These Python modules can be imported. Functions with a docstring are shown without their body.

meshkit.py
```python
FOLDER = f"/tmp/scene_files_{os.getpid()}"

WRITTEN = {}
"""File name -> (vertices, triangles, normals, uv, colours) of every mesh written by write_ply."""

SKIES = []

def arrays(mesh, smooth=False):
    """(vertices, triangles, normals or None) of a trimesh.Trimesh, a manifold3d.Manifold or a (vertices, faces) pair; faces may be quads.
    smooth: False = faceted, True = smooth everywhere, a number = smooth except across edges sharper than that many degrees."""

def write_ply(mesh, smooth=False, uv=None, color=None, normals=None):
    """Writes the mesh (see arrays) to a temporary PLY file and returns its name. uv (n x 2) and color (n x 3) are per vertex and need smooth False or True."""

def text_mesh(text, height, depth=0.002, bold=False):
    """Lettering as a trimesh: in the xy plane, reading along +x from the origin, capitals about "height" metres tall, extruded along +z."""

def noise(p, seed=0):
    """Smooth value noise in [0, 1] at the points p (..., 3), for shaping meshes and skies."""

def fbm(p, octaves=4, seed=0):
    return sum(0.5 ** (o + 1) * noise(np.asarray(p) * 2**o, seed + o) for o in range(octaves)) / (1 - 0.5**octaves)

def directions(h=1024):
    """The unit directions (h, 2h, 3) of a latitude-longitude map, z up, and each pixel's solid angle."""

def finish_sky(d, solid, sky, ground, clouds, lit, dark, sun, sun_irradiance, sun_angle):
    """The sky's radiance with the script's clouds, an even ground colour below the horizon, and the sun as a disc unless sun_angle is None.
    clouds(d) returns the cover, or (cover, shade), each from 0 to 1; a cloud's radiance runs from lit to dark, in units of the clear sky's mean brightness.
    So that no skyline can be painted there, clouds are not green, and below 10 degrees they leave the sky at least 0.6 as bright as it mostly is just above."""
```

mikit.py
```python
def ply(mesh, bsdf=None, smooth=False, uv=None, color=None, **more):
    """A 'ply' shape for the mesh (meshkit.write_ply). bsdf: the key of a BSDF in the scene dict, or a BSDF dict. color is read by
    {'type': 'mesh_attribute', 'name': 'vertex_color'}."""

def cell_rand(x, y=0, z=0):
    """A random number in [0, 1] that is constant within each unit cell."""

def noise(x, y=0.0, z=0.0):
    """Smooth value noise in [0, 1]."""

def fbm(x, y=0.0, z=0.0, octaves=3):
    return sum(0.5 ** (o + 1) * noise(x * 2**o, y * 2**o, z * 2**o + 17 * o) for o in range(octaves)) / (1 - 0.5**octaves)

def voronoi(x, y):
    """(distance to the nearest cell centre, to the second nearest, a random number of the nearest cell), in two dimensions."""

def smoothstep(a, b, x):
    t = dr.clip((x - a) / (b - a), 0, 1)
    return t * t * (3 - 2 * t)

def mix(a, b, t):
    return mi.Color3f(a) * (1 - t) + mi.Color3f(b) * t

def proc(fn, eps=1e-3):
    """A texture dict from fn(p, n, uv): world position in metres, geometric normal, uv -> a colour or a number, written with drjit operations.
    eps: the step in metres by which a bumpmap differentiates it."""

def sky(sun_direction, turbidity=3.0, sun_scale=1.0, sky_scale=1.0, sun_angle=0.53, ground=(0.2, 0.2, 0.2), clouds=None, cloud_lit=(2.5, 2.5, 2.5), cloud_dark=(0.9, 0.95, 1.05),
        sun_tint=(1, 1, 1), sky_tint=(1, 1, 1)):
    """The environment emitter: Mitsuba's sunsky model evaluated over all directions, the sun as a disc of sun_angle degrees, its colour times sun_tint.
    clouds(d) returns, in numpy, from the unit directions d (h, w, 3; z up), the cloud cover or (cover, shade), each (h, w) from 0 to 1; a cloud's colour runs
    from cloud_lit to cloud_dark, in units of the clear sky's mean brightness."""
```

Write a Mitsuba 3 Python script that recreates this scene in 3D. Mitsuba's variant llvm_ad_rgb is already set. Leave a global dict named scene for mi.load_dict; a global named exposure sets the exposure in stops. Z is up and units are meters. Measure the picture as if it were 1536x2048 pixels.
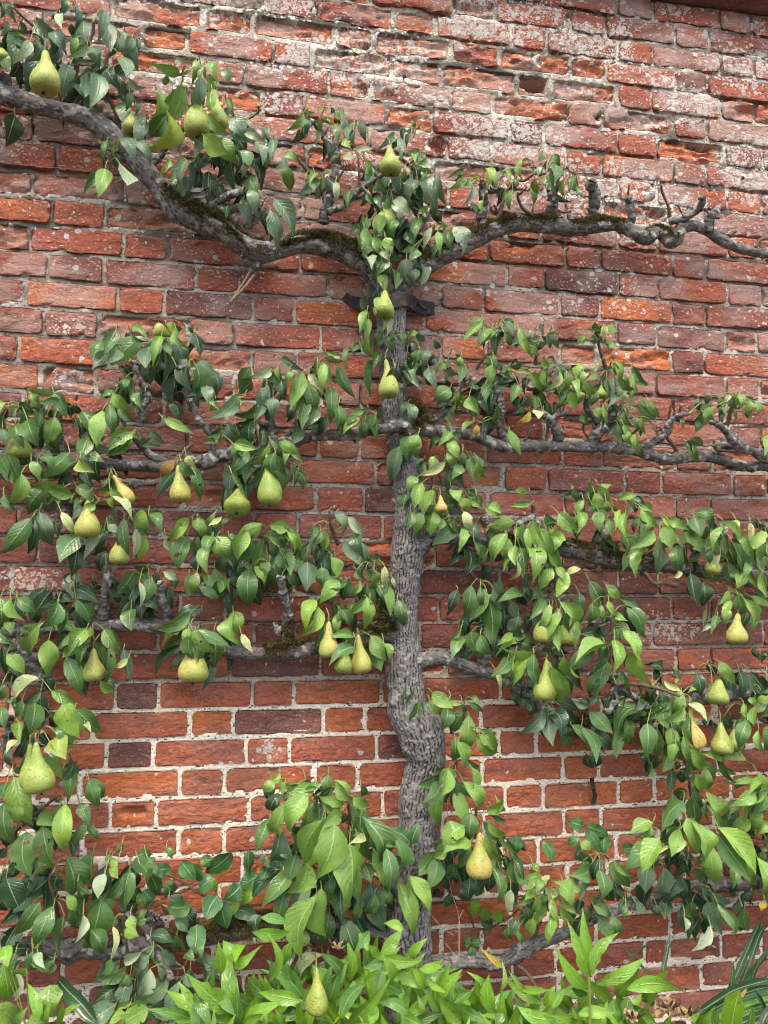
import math, random
import numpy as np, trimesh, drjit as dr, mitsuba as mi, mikit, meshkit
from mikit import noise, fbm, voronoi, smoothstep, mix, proc

# ---------------------------------------------------------------- camera
# The wall face is the plane y = 0, x runs along it to the right, z is up, the garden is on the -y side.
CX, CD, CZ, YAW, PITCH, ROLL, FOCAL = 0.4582, 2.1064, 1.3656, 0.1790, 0.0768, 0.0086, 1538.0
scene, labels = {'type': 'scene'}, {}
T = mi.ScalarTransform4f


def ray(px, py):
    u, v = px - 768.0, py - 1024.0
    c, s = math.cos(ROLL), math.sin(ROLL)
    u, v = c * u + s * v, -s * u + c * v
    x, y, z = u / FOCAL, 1.0, -v / FOCAL
    c, s = math.cos(PITCH), math.sin(PITCH)
    y, z = c * y - s * z, s * y + c * z
    c, s = math.cos(YAW), math.sin(YAW)
    return np.array([c * x + s * y, -s * x + c * y, z])


def at(px, py, d=0.0):
    """The point at the distance d in front of the wall that the photograph shows at a pixel (of 1536 x 2048)."""
    r = ray(px, py)
    return np.array([CX, -CD, CZ]) + r * (CD - d) / r[1]


EYE = np.array([CX, -CD, CZ])
_f, _u = ray(768, 1024), ray(768, 924) - ray(768, 1124)
scene['camera'] = {'type': 'perspective', 'fov': math.degrees(2 * math.atan(768 / FOCAL)), 'fov_axis': 'x', 'near_clip': 0.02, 'far_clip': 500.0,
                   'to_world': T().look_at(origin=EYE.tolist(), target=(EYE + _f).tolist(), up=_u.tolist()),
                   'film': {'type': 'hdrfilm', 'width': 768, 'height': 1024}, 'sampler': {'type': 'independent'}}
# ---------------------------------------------------------------- daylight: a bright overcast sky
scene['sky'] = mikit.sky((-0.22, -0.55, 1.0), turbidity=3, sun_scale=0.22, sun_angle=24, clouds=lambda d: (np.ones(d.shape[:2]), 1.0 - 1.0 * np.clip(d[..., 2], 0, 1) + 0.15 * (meshkit.fbm(d * 3.0, 3) - 0.5)), cloud_lit=(2.4, 2.5, 2.62), cloud_dark=(0.88, 0.95, 1.06))
exposure = 3.82

# ---------------------------------------------------------------- helpers
rng = np.random.default_rng(7)
R = random.Random(11)


def key(name):
    if name not in scene and name not in labels:
        return name
    k = 1
    while f'{name}_{k:03d}' in scene or f'{name}_{k:03d}' in labels:
        k += 1
    return f'{name}_{k:03d}'


def put(name, mesh, bsdf, parent=None, smooth=True, uv=None):
    k = key(f'{parent}__{name}' if parent else name)
    scene[k] = mikit.ply(mesh, bsdf, smooth=smooth, uv=uv)
    return k


def tag(k, label=None, cat=None, group=None, kind=None):
    labels[k] = {a: b for a, b in (('label', label), ('category', cat), ('group', group), ('kind', kind)) if b}
    return k


def thing(name, label, cat, group=None):
    return tag(key(name), label, cat, group)


class Mesh:
    """Collects pieces into one mesh with uv."""
    def __init__(self):
        self.v, self.f, self.u, self.n = [], [], [], 0

    def add(self, v, f, uv=None):
        v, f = np.asarray(v, float), np.asarray(f, int)
        self.v.append(v); self.f.append(f + self.n)
        self.u.append(np.zeros((len(v), 2)) if uv is None else np.asarray(uv, float))
        self.n += len(v)
        return self

    def put(self, name, bsdf, parent=None, smooth=True):
        return put(name, (np.vstack(self.v), np.vstack(self.f)), bsdf, parent, smooth, np.vstack(self.u))


def grid_faces(a, b, loop=False):
    """Triangles of an a x b grid of vertices (row-major); loop closes the second direction."""
    i, j = np.meshgrid(np.arange(a - 1), np.arange(b if loop else b - 1), indexing='ij')
    p = (i * b + j).ravel(); q = (i * b + (j + 1) % b).ravel()
    r, s = p + b, q + b
    return np.vstack([np.c_[p, r, s], np.c_[p, s, q]])


def unit(v):
    v = np.asarray(v, float)
    return v / np.maximum(np.linalg.norm(v, axis=-1, keepdims=True), 1e-12)


def spline(P, n):
    """n points of a Catmull-Rom curve through the rows of P, evenly by parameter length."""
    P = np.asarray(P, float)
    if len(P) == 2:
        t = np.linspace(0, 1, n)[:, None]
        return P[0] * (1 - t) + P[1] * t
    Q = np.vstack([2 * P[0] - P[1], P, 2 * P[-1] - P[-2]])
    seg = np.linalg.norm(np.diff(P[:, :3], axis=0), axis=1)
    c = np.r_[0, np.cumsum(seg)]
    s = np.linspace(0, c[-1], n)
    k = np.clip(np.searchsorted(c, s, 'right') - 1, 0, len(P) - 2)
    t = ((s - c[k]) / np.maximum(seg[k], 1e-9))[:, None]
    a, b, d, e = Q[k], Q[k + 1], Q[k + 2], Q[k + 3]
    return 0.5 * (2 * b + (d - a) * t + (2 * a - 5 * b + 4 * d - e) * t**2 + (3 * b - a - 3 * d + e) * t**3)


def frames(C):
    """Tangent and two normals along a curve, without twist."""
    t = unit(np.gradient(C, axis=0))
    n = np.zeros_like(t)
    ref = np.array([0, -1.0, 0]) if abs(t[0][1]) < 0.8 else np.array([1.0, 0, 0])
    n[0] = unit(np.cross(np.cross(t[0], ref), t[0]))
    for i in range(1, len(C)):
        n[i] = unit(n[i - 1] - t[i] * np.dot(n[i - 1], t[i]))
    return t, n, np.cross(t, n)


def tube(C, r, sides=8, cap=True):
    """(vertices, faces) of a round tube along C with the radius r per point, or per point and side."""
    C = np.asarray(C, float)
    t, n, b = frames(C)
    a = np.linspace(0, 2 * np.pi, sides, endpoint=False)
    r = np.asarray(r, float)
    r = np.broadcast_to(r[:, None] if r.ndim == 1 else r, (len(C), sides))[..., None]
    v = C[:, None] + r * (np.cos(a)[None, :, None] * n[:, None] + np.sin(a)[None, :, None] * b[:, None])
    f = grid_faces(len(C), sides, True)
    v = v.reshape(-1, 3)
    if cap:
        m = len(v)
        v = np.vstack([v, C[0] - t[0] * r[0].mean() * 0.5, C[-1] + t[-1] * r[-1].mean() * 0.5])
        j = np.arange(sides); k = (j + 1) % sides; e = (len(C) - 1) * sides
        f = np.vstack([f, np.c_[np.full(sides, m), j, k], np.c_[np.full(sides, m + 1), e + k, e + j]])
    return v, f[:, [0, 2, 1]]


# ---------------------------------------------------------------- materials
def spots(x, z, scale, thr, size=0.5):
    """Round lichen spots: 1 inside. thr: share of the cells that carry none (may vary)."""
    a, b, c = voronoi(x * scale, z * scale)
    rad = size * (0.35 + 0.65 * c)
    return dr.select(c > thr, smoothstep(0.0, 0.12, rad - a), 0.0)


PATCH = [(140, 655, 30, 17), (128, 757, 22, 14), (155, 752, 16, 18), (68, 1158, 52, 17), (110, 1040, 22, 22), (950, 12, 32, 18), (955, 45, 40, 20), (1100, 20, 30, 18), (1065, 115, 22, 16),
         (985, 235, 60, 20), (1040, 262, 26, 20), (1180, 170, 40, 26), (1390, 195, 60, 22), (555, 200, 40, 22), (1235, 130, 22, 22), (1333, 15, 26, 12), (1520, 52, 14, 16), (600, 85, 36, 14), (590, 120, 36, 10), (530, 130, 44, 14), (1425, 75, 30, 8), (540, 1500, 20, 20), (1320, 1255, 90, 26), (615, 10, 22, 10)]
PATCH = [(*at(px, py)[[0, 2]], rx * 0.00142, rz * 0.00142) for px, py, rx, rz in PATCH]


def lichen(p):
    """Cover of pale crust lichen on the wall, 0 to 1: most near the top, some round colonies lower down."""
    hi = smoothstep(2.10, 2.85, p.z + 0.12 * (p.x - 0.8))
    big = fbm(p.x * 4.5 + 3, 2.0, p.z * 6.0, 3)
    col = mi.Float(0)
    for cx, cz, rx, rz in PATCH:
        q = dr.square((p.x - cx) / rx) + dr.square((p.z - cz) / rz)
        col = dr.maximum(col, 1 - 0.5 * q)
    dens = hi * smoothstep(0.46, 0.66, big) * 0.9 + 0.05 * hi + 0.006 + 0.8 * dr.maximum(col, 0)
    wx, wz = 0.0035 * noise(p.x * 190, 0.0, p.z * 190), 0.0035 * noise(p.x * 150, 9.0, p.z * 150)
    a = spots(p.x + wx, p.z + wz, 70.0, 1 - 0.55 * dens, 0.66)
    b = spots(p.x + wx + 7, p.z + wz, 150.0, 1 - 0.62 * dens, 0.62)
    dust = smoothstep(0.52, 0.75, fbm(p.x * 160, p.y * 160, p.z * 160, 2)) * dens
    return dr.clip(dr.maximum(dr.maximum(a, b), 0.55 * dust), 0, 1)


def brick_color(p, n, uv):
    # uv.x: this brick's clay tone, darker at mid height, 0 orange .. 1 purple-brown;  uv.y: how much of the fired face has spalled away
    t = uv.x + 0.62 * (fbm(p.x * 11, p.y * 9, p.z * 19, 4) - 0.5)
    c = mix((0.415, 0.124, 0.050), (0.325, 0.094, 0.056), smoothstep(0.0, 0.4, t))
    c = mix(c, (0.245, 0.082, 0.060), smoothstep(0.35, 0.7, t))
    c = mix(c, (0.130, 0.058, 0.053), smoothstep(0.7, 1.05, t))
    g = fbm(p.x * 120, p.y * 120, p.z * 150, 3)
    c = c * (0.62 + 0.76 * g)
    streak = fbm(p.x * 22, p.y * 22, p.z * 90, 2)
    c = mix(c, (0.10, 0.06, 0.05), 0.45 * smoothstep(0.60, 0.80, streak))
    c = mix(c, mi.Color3f(0.46, 0.150, 0.066) * (0.55 + 0.9 * g), dr.clip(uv.y, 0, 1))
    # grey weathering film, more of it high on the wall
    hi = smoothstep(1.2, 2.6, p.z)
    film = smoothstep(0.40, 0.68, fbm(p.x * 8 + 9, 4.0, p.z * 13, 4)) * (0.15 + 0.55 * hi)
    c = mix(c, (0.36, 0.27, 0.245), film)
    grime = smoothstep(0.52, 0.72, fbm(p.x * 10 + 31, 7.0, p.z * 16, 4))
    c = mix(c, (0.085, 0.052, 0.046), 0.30 * grime)
    fleck = smoothstep(0.74, 0.80, noise(p.x * 190, p.y * 190, p.z * 190)) * (0.25 + 0.5 * hi)
    c = mix(c, (0.46, 0.38, 0.33), fleck)
    low = smoothstep(0.32, 0.10, p.z + 0.12 * noise(p.x * 5, 1.0, 0.0))
    c = mix(c, (0.24, 0.15, 0.13), 0.55 * low)
    pits = smoothstep(0.72, 0.80, noise(p.x * 260, p.y * 260, p.z * 260))
    c = c * (1 - 0.35 * pits)
    li = lichen(p)
    return mix(c, mix((0.58, 0.56, 0.53), (0.36, 0.34, 0.32), fbm(p.x * 75, 0.0, p.z * 75, 2)), li * 0.80)


def brick_bump(p, n, uv):
    crack = smoothstep(0.035, 0.0, dr.abs(fbm(p.x * 24, p.y * 24, p.z * 60, 3) - 0.5))
    return fbm(p.x * 90, p.y * 90, p.z * 130, 3) * 1.2 - 0.5 * crack + 0.5 * noise(p.x * 330, p.y * 330, p.z * 330) + 0.5 * fbm(p.x * 28, p.y * 28, p.z * 95, 2)


def rough(color, roughness=0.9, bump=None, scale=0.002, eps=6e-4, spec=0.25):
    b = {'type': 'principled', 'base_color': proc(color) if callable(color) else {'type': 'rgb', 'value': color}, 'roughness': roughness, 'specular': spec}
    if bump:
        b = {'type': 'bumpmap', 'arbitrary': proc(bump, eps), 'scale': scale, 'bsdf': b}
    return {'type': 'twosided', 'bsdf': b}


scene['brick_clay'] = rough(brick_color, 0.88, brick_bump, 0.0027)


def mortar_color(p, n, uv):
    new = smoothstep(1.10, 1.02, p.z + 0.05 * noise(p.x * 4, 3.0, p.z * 4))
    g = fbm(p.x * 210, p.y * 210, p.z * 210, 2)
    c = mix(mi.Color3f(0.37, 0.335, 0.285), mi.Color3f(0.68, 0.61, 0.52), new) * (0.55 + 0.9 * g)
    grit = smoothstep(0.70, 0.78, noise(p.x * 170, p.y * 170, p.z * 170))
    c = mix(c, (0.05, 0.042, 0.035), grit * (0.7 + 0.2 * new))
    soot = smoothstep(0.45, 0.66, fbm(p.x * 8, 5.0, p.z * 22, 3)) * smoothstep(1.0, 2.6, p.z)
    c = mix(c, (0.045, 0.040, 0.036), 0.8 * soot)
    hi = smoothstep(1.2, 2.5, p.z)
    return mix(c, (0.62, 0.60, 0.55), 0.8 * lichen(p) * (0.4 + 0.6 * hi))


scene['lime_mortar'] = rough(mortar_color, 0.95, lambda p, n, uv: fbm(p.x * 140, p.y * 140, p.z * 140, 3) + 0.4 * noise(p.x * 420, p.y * 420, p.z * 420), 0.0028)


def bark_color(p, n, uv):
    # uv.x: 1 on the plates, 0 down in the fissures;  uv.y: 0 old trunk .. 1 smooth young branch
    g = fbm(p.x * 130, p.y * 130, p.z * 130, 3)
    c = mix((0.034, 0.029, 0.027), (0.150, 0.140, 0.140), smoothstep(0.20, 0.95, uv.x)) * (0.55 + 0.9 * g)
    young = mix((0.085, 0.074, 0.070), (0.165, 0.155, 0.152), fbm(p.x * 25, p.y * 25, p.z * 25, 2)) * (0.35 + 1.3 * g)
    young = mix(young, (0.035, 0.030, 0.028), 0.75 * smoothstep(0.55, 0.68, fbm(p.x * 85 + 4, p.y * 85, p.z * 85, 3)))
    c = mix(c, young, dr.clip(uv.y, 0, 1))
    c = c * (0.72 + 0.6 * fbm(p.x * 7, p.y * 7, p.z * 9, 3))
    l = smoothstep(0.56, 0.66, fbm(p.x * 60, p.y * 60, p.z * 60, 3))
    return mix(c, mi.Color3f(0.36, 0.37, 0.35) * (0.7 + 0.6 * g), 0.8 * l * (0.42 + 0.58 * dr.clip(uv.y, 0, 1)))


scene['bark'] = rough(bark_color, 0.85, lambda p, n, uv: fbm(p.x * 150, p.y * 150, p.z * 150, 4), 0.0030)

# leaves: uv.x = tone index + place across the blade, uv.y = 2 * own shade index + place along the midrib
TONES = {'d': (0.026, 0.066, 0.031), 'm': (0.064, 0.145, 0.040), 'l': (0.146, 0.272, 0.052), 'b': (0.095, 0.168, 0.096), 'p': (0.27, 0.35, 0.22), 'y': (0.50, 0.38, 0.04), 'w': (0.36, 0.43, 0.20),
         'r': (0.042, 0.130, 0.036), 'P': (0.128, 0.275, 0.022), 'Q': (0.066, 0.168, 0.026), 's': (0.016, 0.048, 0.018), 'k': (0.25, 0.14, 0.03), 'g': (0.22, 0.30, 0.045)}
TI = {k: i for i, k in enumerate(TONES)}


def leaf_color(p, n, uv):
    i = dr.floor(uv.x)
    a = (uv.x - i) * 2.04 - 1.02                  # -1 .. 1 across
    k = dr.floor(uv.y * 0.5)
    s = uv.y - 2 * k                              # 0 .. 1 along, above 1: petiole
    c = mi.Color3f(0)
    for j, t in enumerate(TONES.values()):
        c = dr.select(dr.abs(i - j) < 0.5, mi.Color3f(t), c)
    sh = (k + 0.5) / 8                            # this leaf's own shade
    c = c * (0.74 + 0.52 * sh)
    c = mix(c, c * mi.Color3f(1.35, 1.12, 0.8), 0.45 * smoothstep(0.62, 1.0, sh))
    x = dr.abs(a)
    yel = smoothstep(0.42, 0.74, fbm(p.x * 34, p.y * 34, p.z * 34, 2))
    c = mix(c, c * mi.Color3f(1.6, 1.3, 0.8), 0.3 * yel)
    w = s * 9.0 - x * 2.6
    vein = smoothstep(0.40, 0.5, dr.abs(w - dr.floor(w) - 0.5)) * smoothstep(0.03, 0.12, x)
    c = mix(c, c * mi.Color3f(1.4, 1.3, 1.35), 0.38 * vein)
    rib = smoothstep(0.085 - 0.05 * s, 0.02, x)
    c = mix(c, mi.Color3f(0.30, 0.38, 0.15), 0.75 * rib)
    edge = smoothstep(0.90, 1.0, x)
    c = mix(c, mi.Color3f(0.17, 0.20, 0.05), 0.45 * edge)
    scab = smoothstep(0.60, 0.68, fbm(p.x * 48 + 5, p.y * 48, p.z * 48, 3)) * smoothstep(0.45, 0.95, x) * smoothstep(0.5, 0.8, noise(p.x * 9, p.y * 9, p.z * 9))
    c = mix(c, mi.Color3f(0.12, 0.075, 0.025), 0.75 * scab)
    spot = smoothstep(0.83, 0.85, noise(p.x * 230, p.y * 230, p.z * 230))
    c = mix(c, mi.Color3f(0.05, 0.035, 0.015), 0.6 * spot)
    return dr.select(s > 1.01, mi.Color3f(0.24, 0.27, 0.09), c)


def leaf_bump(p, n, uv):
    i = dr.floor(uv.x)
    x = dr.abs((uv.x - i) * 2.04 - 1.02)
    s = uv.y - 2 * dr.floor(uv.y * 0.5)
    w = s * 9.0 - x * 2.6
    return 0.5 * smoothstep(0.25, 0.5, dr.abs(w - dr.floor(w) - 0.5)) - 0.6 * smoothstep(0.12, 0.0, x) + 0.8 * fbm(p.x * 90, p.y * 90, p.z * 90, 2)


LEAF_TEX = proc(leaf_color)
THIN = {'type': 'principledthin', 'base_color': LEAF_TEX, 'roughness': 0.6, 'diff_trans': 0.75, 'eta': 1.45, 'spec_trans': 0.0}
GLOSS = {'type': 'twosided', 'bsdf': {'type': 'principled', 'base_color': LEAF_TEX, 'roughness': 0.27, 'specular': 0.7}}
scene['leaf_blade'] = {'type': 'bumpmap', 'arbitrary': proc(leaf_bump, 4e-4), 'scale': 0.0013, 'bsdf': {'type': 'blendbsdf', 'weight': 0.70, 'bsdf_0': THIN, 'bsdf_1': GLOSS}}


def pear_color(p, n, uv):
    # uv.x: russet blush 0..1 (above 1.5: stalk and calyx), uv.y: 0 stalk end .. 1 eye
    g = fbm(p.x * 45, p.y * 45, p.z * 45, 3)
    c = mix((0.180, 0.268, 0.050), (0.262, 0.322, 0.074), smoothstep(0.3, 0.7, g))
    blush = dr.clip(uv.x, 0, 1)
    c = mix(c, mix((0.43, 0.36, 0.10), (0.45, 0.25, 0.085), noise(p.x * 70, p.y * 70, p.z * 70)), blush * (0.35 + 0.65 * smoothstep(0.35, 0.62, fbm(p.x * 26, p.y * 26, p.z * 26, 2))))
    russ = smoothstep(0.60, 0.72, fbm(p.x * 240, p.y * 240, p.z * 240, 2)) * (0.32 + 0.6 * smoothstep(0.55, 1.0, uv.y) * noise(p.x * 30, p.y * 30, p.z * 30))
    c = mix(c, (0.24, 0.16, 0.055), russ)
    dots = smoothstep(0.735, 0.79, noise(p.x * 330, p.y * 330, p.z * 330))
    c = mix(c, (0.11, 0.10, 0.025), 0.75 * dots)
    return dr.select(uv.x > 1.5, mix((0.10, 0.07, 0.03), (0.20, 0.19, 0.07), g), c)


scene['pear_skin'] = rough(pear_color, 0.55, lambda p, n, uv: fbm(p.x * 200, p.y * 200, p.z * 200, 2), 0.0004, spec=0.45)


def moss_color(p, n, uv):
    g = fbm(p.x * 70, p.y * 70, p.z * 70, 3)
    return mix((0.045, 0.038, 0.014), (0.165, 0.135, 0.045), smoothstep(0.25, 0.75, g)) * (0.6 + 0.8 * uv.x)


scene['moss_tuft'] = rough(moss_color, 0.95)
scene['twig_bark'] = rough(lambda p, n, uv: mix((0.075, 0.050, 0.036), (0.17, 0.125, 0.09), fbm(p.x * 90, p.y * 90, p.z * 90, 2)), 0.7)
scene['old_iron'] = rough(lambda p, n, uv: mix((0.022, 0.020, 0.024), (0.085, 0.045, 0.030), smoothstep(0.5, 0.8, fbm(p.x * 80, p.y * 80, p.z * 80, 3))), 0.7, lambda p, n, uv: fbm(p.x * 200, p.y * 200, p.z * 200, 3), 0.001)
scene['grey_wire'] = rough((0.22, 0.22, 0.23), 0.5)
scene['blue_twine'] = rough((0.02, 0.13, 0.22), 0.6)
scene['green_stem'] = rough(lambda p, n, uv: mix((0.12, 0.18, 0.03), (0.22, 0.20, 0.05), noise(p.x * 40, p.y * 40, p.z * 25)), 0.6)
scene['red_stem'] = rough(lambda p, n, uv: mix((0.16, 0.05, 0.035), (0.10, 0.09, 0.03), noise(p.x * 40, p.y * 40, p.z * 25)), 0.6)
scene['straw'] = rough((0.42, 0.33, 0.22), 0.8)
scene['dry_petal'] = rough(lambda p, n, uv: mix((0.16, 0.10, 0.05), (0.40, 0.28, 0.15), fbm(p.x * 70, p.y * 70, p.z * 70, 2)), 0.85)
scene['dry_pod'] = rough((0.045, 0.032, 0.03), 0.8)
scene['earth'] = rough(lambda p, n, uv: mix((0.020, 0.014, 0.009), (0.075, 0.055, 0.036), fbm(p.x * 26, p.y * 26, p.z * 26, 4)), 0.95, lambda p, n, uv: fbm(p.x * 40, p.y * 40, p.z * 40, 4), 0.012)
scene['coping_brick'] = rough(lambda p, n, uv: mix(mi.Color3f(0.135, 0.055, 0.05), mi.Color3f(0.29, 0.17, 0.16), fbm(p.x * 14, p.y * 20, p.z * 20, 4)) * (0.6 + 0.8 * fbm(p.x * 130, p.y * 130, p.z * 130, 2)), 0.9, brick_bump, 0.0016)


# ---------------------------------------------------------------- the ground and the brick wall
gx, gy = np.linspace(-30, 30, 61), np.r_[np.linspace(-60, -3, 30), np.linspace(-2.8, 0.3, 60)]
G = np.stack(np.meshgrid(gx, gy, indexing='ij'), -1)
G = np.dstack([G, 0.03 * (meshkit.fbm(np.dstack([G * 3.0, np.zeros(G.shape[:2])]), 3) - 0.5)])
put('garden_soil', (G.reshape(-1, 3), grid_faces(len(gx), len(gy))), 'earth')
tag('garden_soil', kind='structure')

wall = thing('brick_wall', 'old red brick garden wall with pale lichen, worn joints and crumbling faces', 'wall')
labels[wall]['kind'] = 'thing'
H, P0, TOP = 0.075, 0.3593, 3.174          # course height, length of a header and a stretcher, underside of the coping


def zbed(k):
    return 2.05 - H * k


# The upright joints that the photograph shows, course by course, in its pixels; the bond fills in what the leaves hide.
JOINTS = {-15: [1236, 1307, 1439.5, 1504.5], -14: [909, 993, 1143, 1214.5, 1352, 1419], -13: [531.5, 629, 789, 874, 1023, 1095.5, 1237, 1306, 1443, 1509.5],
          -12: [405, 506.5, 671.5, 749, 904, 999, 1143, 1214.5, 1351, 1417], -11: [375, 546.5, 623, 784, 884, 1035.5, 1103, 1238, 1304.5, 1443, 1513],
          -10: [405, 489, 658, 741.5, 902, 985.5, 1137, 1206, 1349.5, 1416], -9: [526.5, 610, 773, 865.5, 1020.5, 1089, 1237, 1314.5, 1452, 1526],
          -8: [739, 895.5, 984, 1133, 1206, 1348, 1413], -7: [865.5, 1013, 1090.5, 1238, 1314.5, 1456, 1524.5], -6: [898, 980, 1133, 1204.5, 1340, 1410],
          -5: [64, 250, 1236, 1317, 1456], -4: [102.5, 210, 385, 980, 1131.5, 1203, 1347, 1414.5], -3: [59, 246, 336, 1014, 1089, 1237, 1318, 1457, 1526],
          -2: [95, 207.5, 393, 479, 655, 882, 969, 1120.5, 1201, 1344.5, 1413], -1: [49, 236, 327.5, 506.5, 590, 852, 1012, 1084, 1236, 1314.5, 1452, 1516],
          0: [87.5, 195, 378, 468, 641.5, 882, 973, 1120, 1199, 1343, 1412], 1: [37.5, 217, 503, 1313, 1453, 1521], 2: [77.5, 192.5, 468, 721.5, 1347], 3: [1459.5, 1524.5],
          4: [638, 720], 5: [589, 751.5, 1008, 1095.5, 1251, 1324.5, 1466], 6: [631.5, 729, 977, 1352, 1422], 7: [596.5, 766], 8: [75, 167.5, 870.5], 9: [999, 1238, 1318],
          10: [878, 1344.5], 11: [509, 840.5, 1307, 1454, 1528], 12: [460, 641.5, 1202, 1353, 1424], 13: [230, 317.5, 504, 588, 761.5, 1002], 14: [186, 379, 466.5, 646.5, 730, 963],
          15: [212.5, 306, 493, 579, 754, 998, 1073], 16: [160, 359, 448, 630, 715, 964, 1127, 1198, 1437], 17: [220, 312.5, 498, 765, 1010.5, 1087, 1238, 1309.5, 1463],
          18: [162.5, 357.5, 448, 968, 1129, 1203, 1428], 19: [484, 1077, 1233], 21: [62], 22: [124, 1336], 23: [174, 1289.5, 1437], 24: [1333, 1404]}


def px_to_x(px, z):
    lo, hi = 0.0, 2100.0
    for _ in range(40):
        m = (lo + hi) / 2
        lo, hi = (m, hi) if at(px, m)[2] > z else (lo, m)
    return at(px, (lo + hi) / 2)[0]


def row_joints(k, x0=-1.45, x1=3.35):
    z = zbed(k + 0.5)
    off = 0.0 if k % 2 == 0 else 0.5
    hw = 0.0585
    ideal = []
    for n in range(-6, 12):
        c = (n + off) * P0
        ideal += [c - hw, c + hw]
    given = sorted(px_to_x(p, z) for p in JOINTS.get(k, []))
    if not given:
        out = [x + R.uniform(-0.005, 0.005) for x in ideal]
    else:
        # shift the bond so that it joins up with what was measured, and keep the measured joints themselves
        dev = [(g, min((g - i for i in ideal), key=abs)) for g in given]
        gx_, gd = np.array([d[0] for d in dev]), np.array([d[1] for d in dev])
        out = []
        for i in ideal:
            near = np.argmin(abs(gx_ - i))
            if abs(gx_[near] - i) < 0.055:
                out.append(gx_[near])
            else:
                out.append(i + np.interp(i, gx_, gd) * math.exp(-abs(gx_[near] - i) / 0.5) + R.uniform(-0.004, 0.004))
    out = sorted(set(round(o, 5) for o in out if x0 <= o <= x1))
    keep = [out[0]]
    for o in out[1:]:
        if o - keep[-1] > 0.05:
            keep.append(o)
    return keep


N3 = lambda P, s=0: meshkit.noise(P, s)
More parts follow.
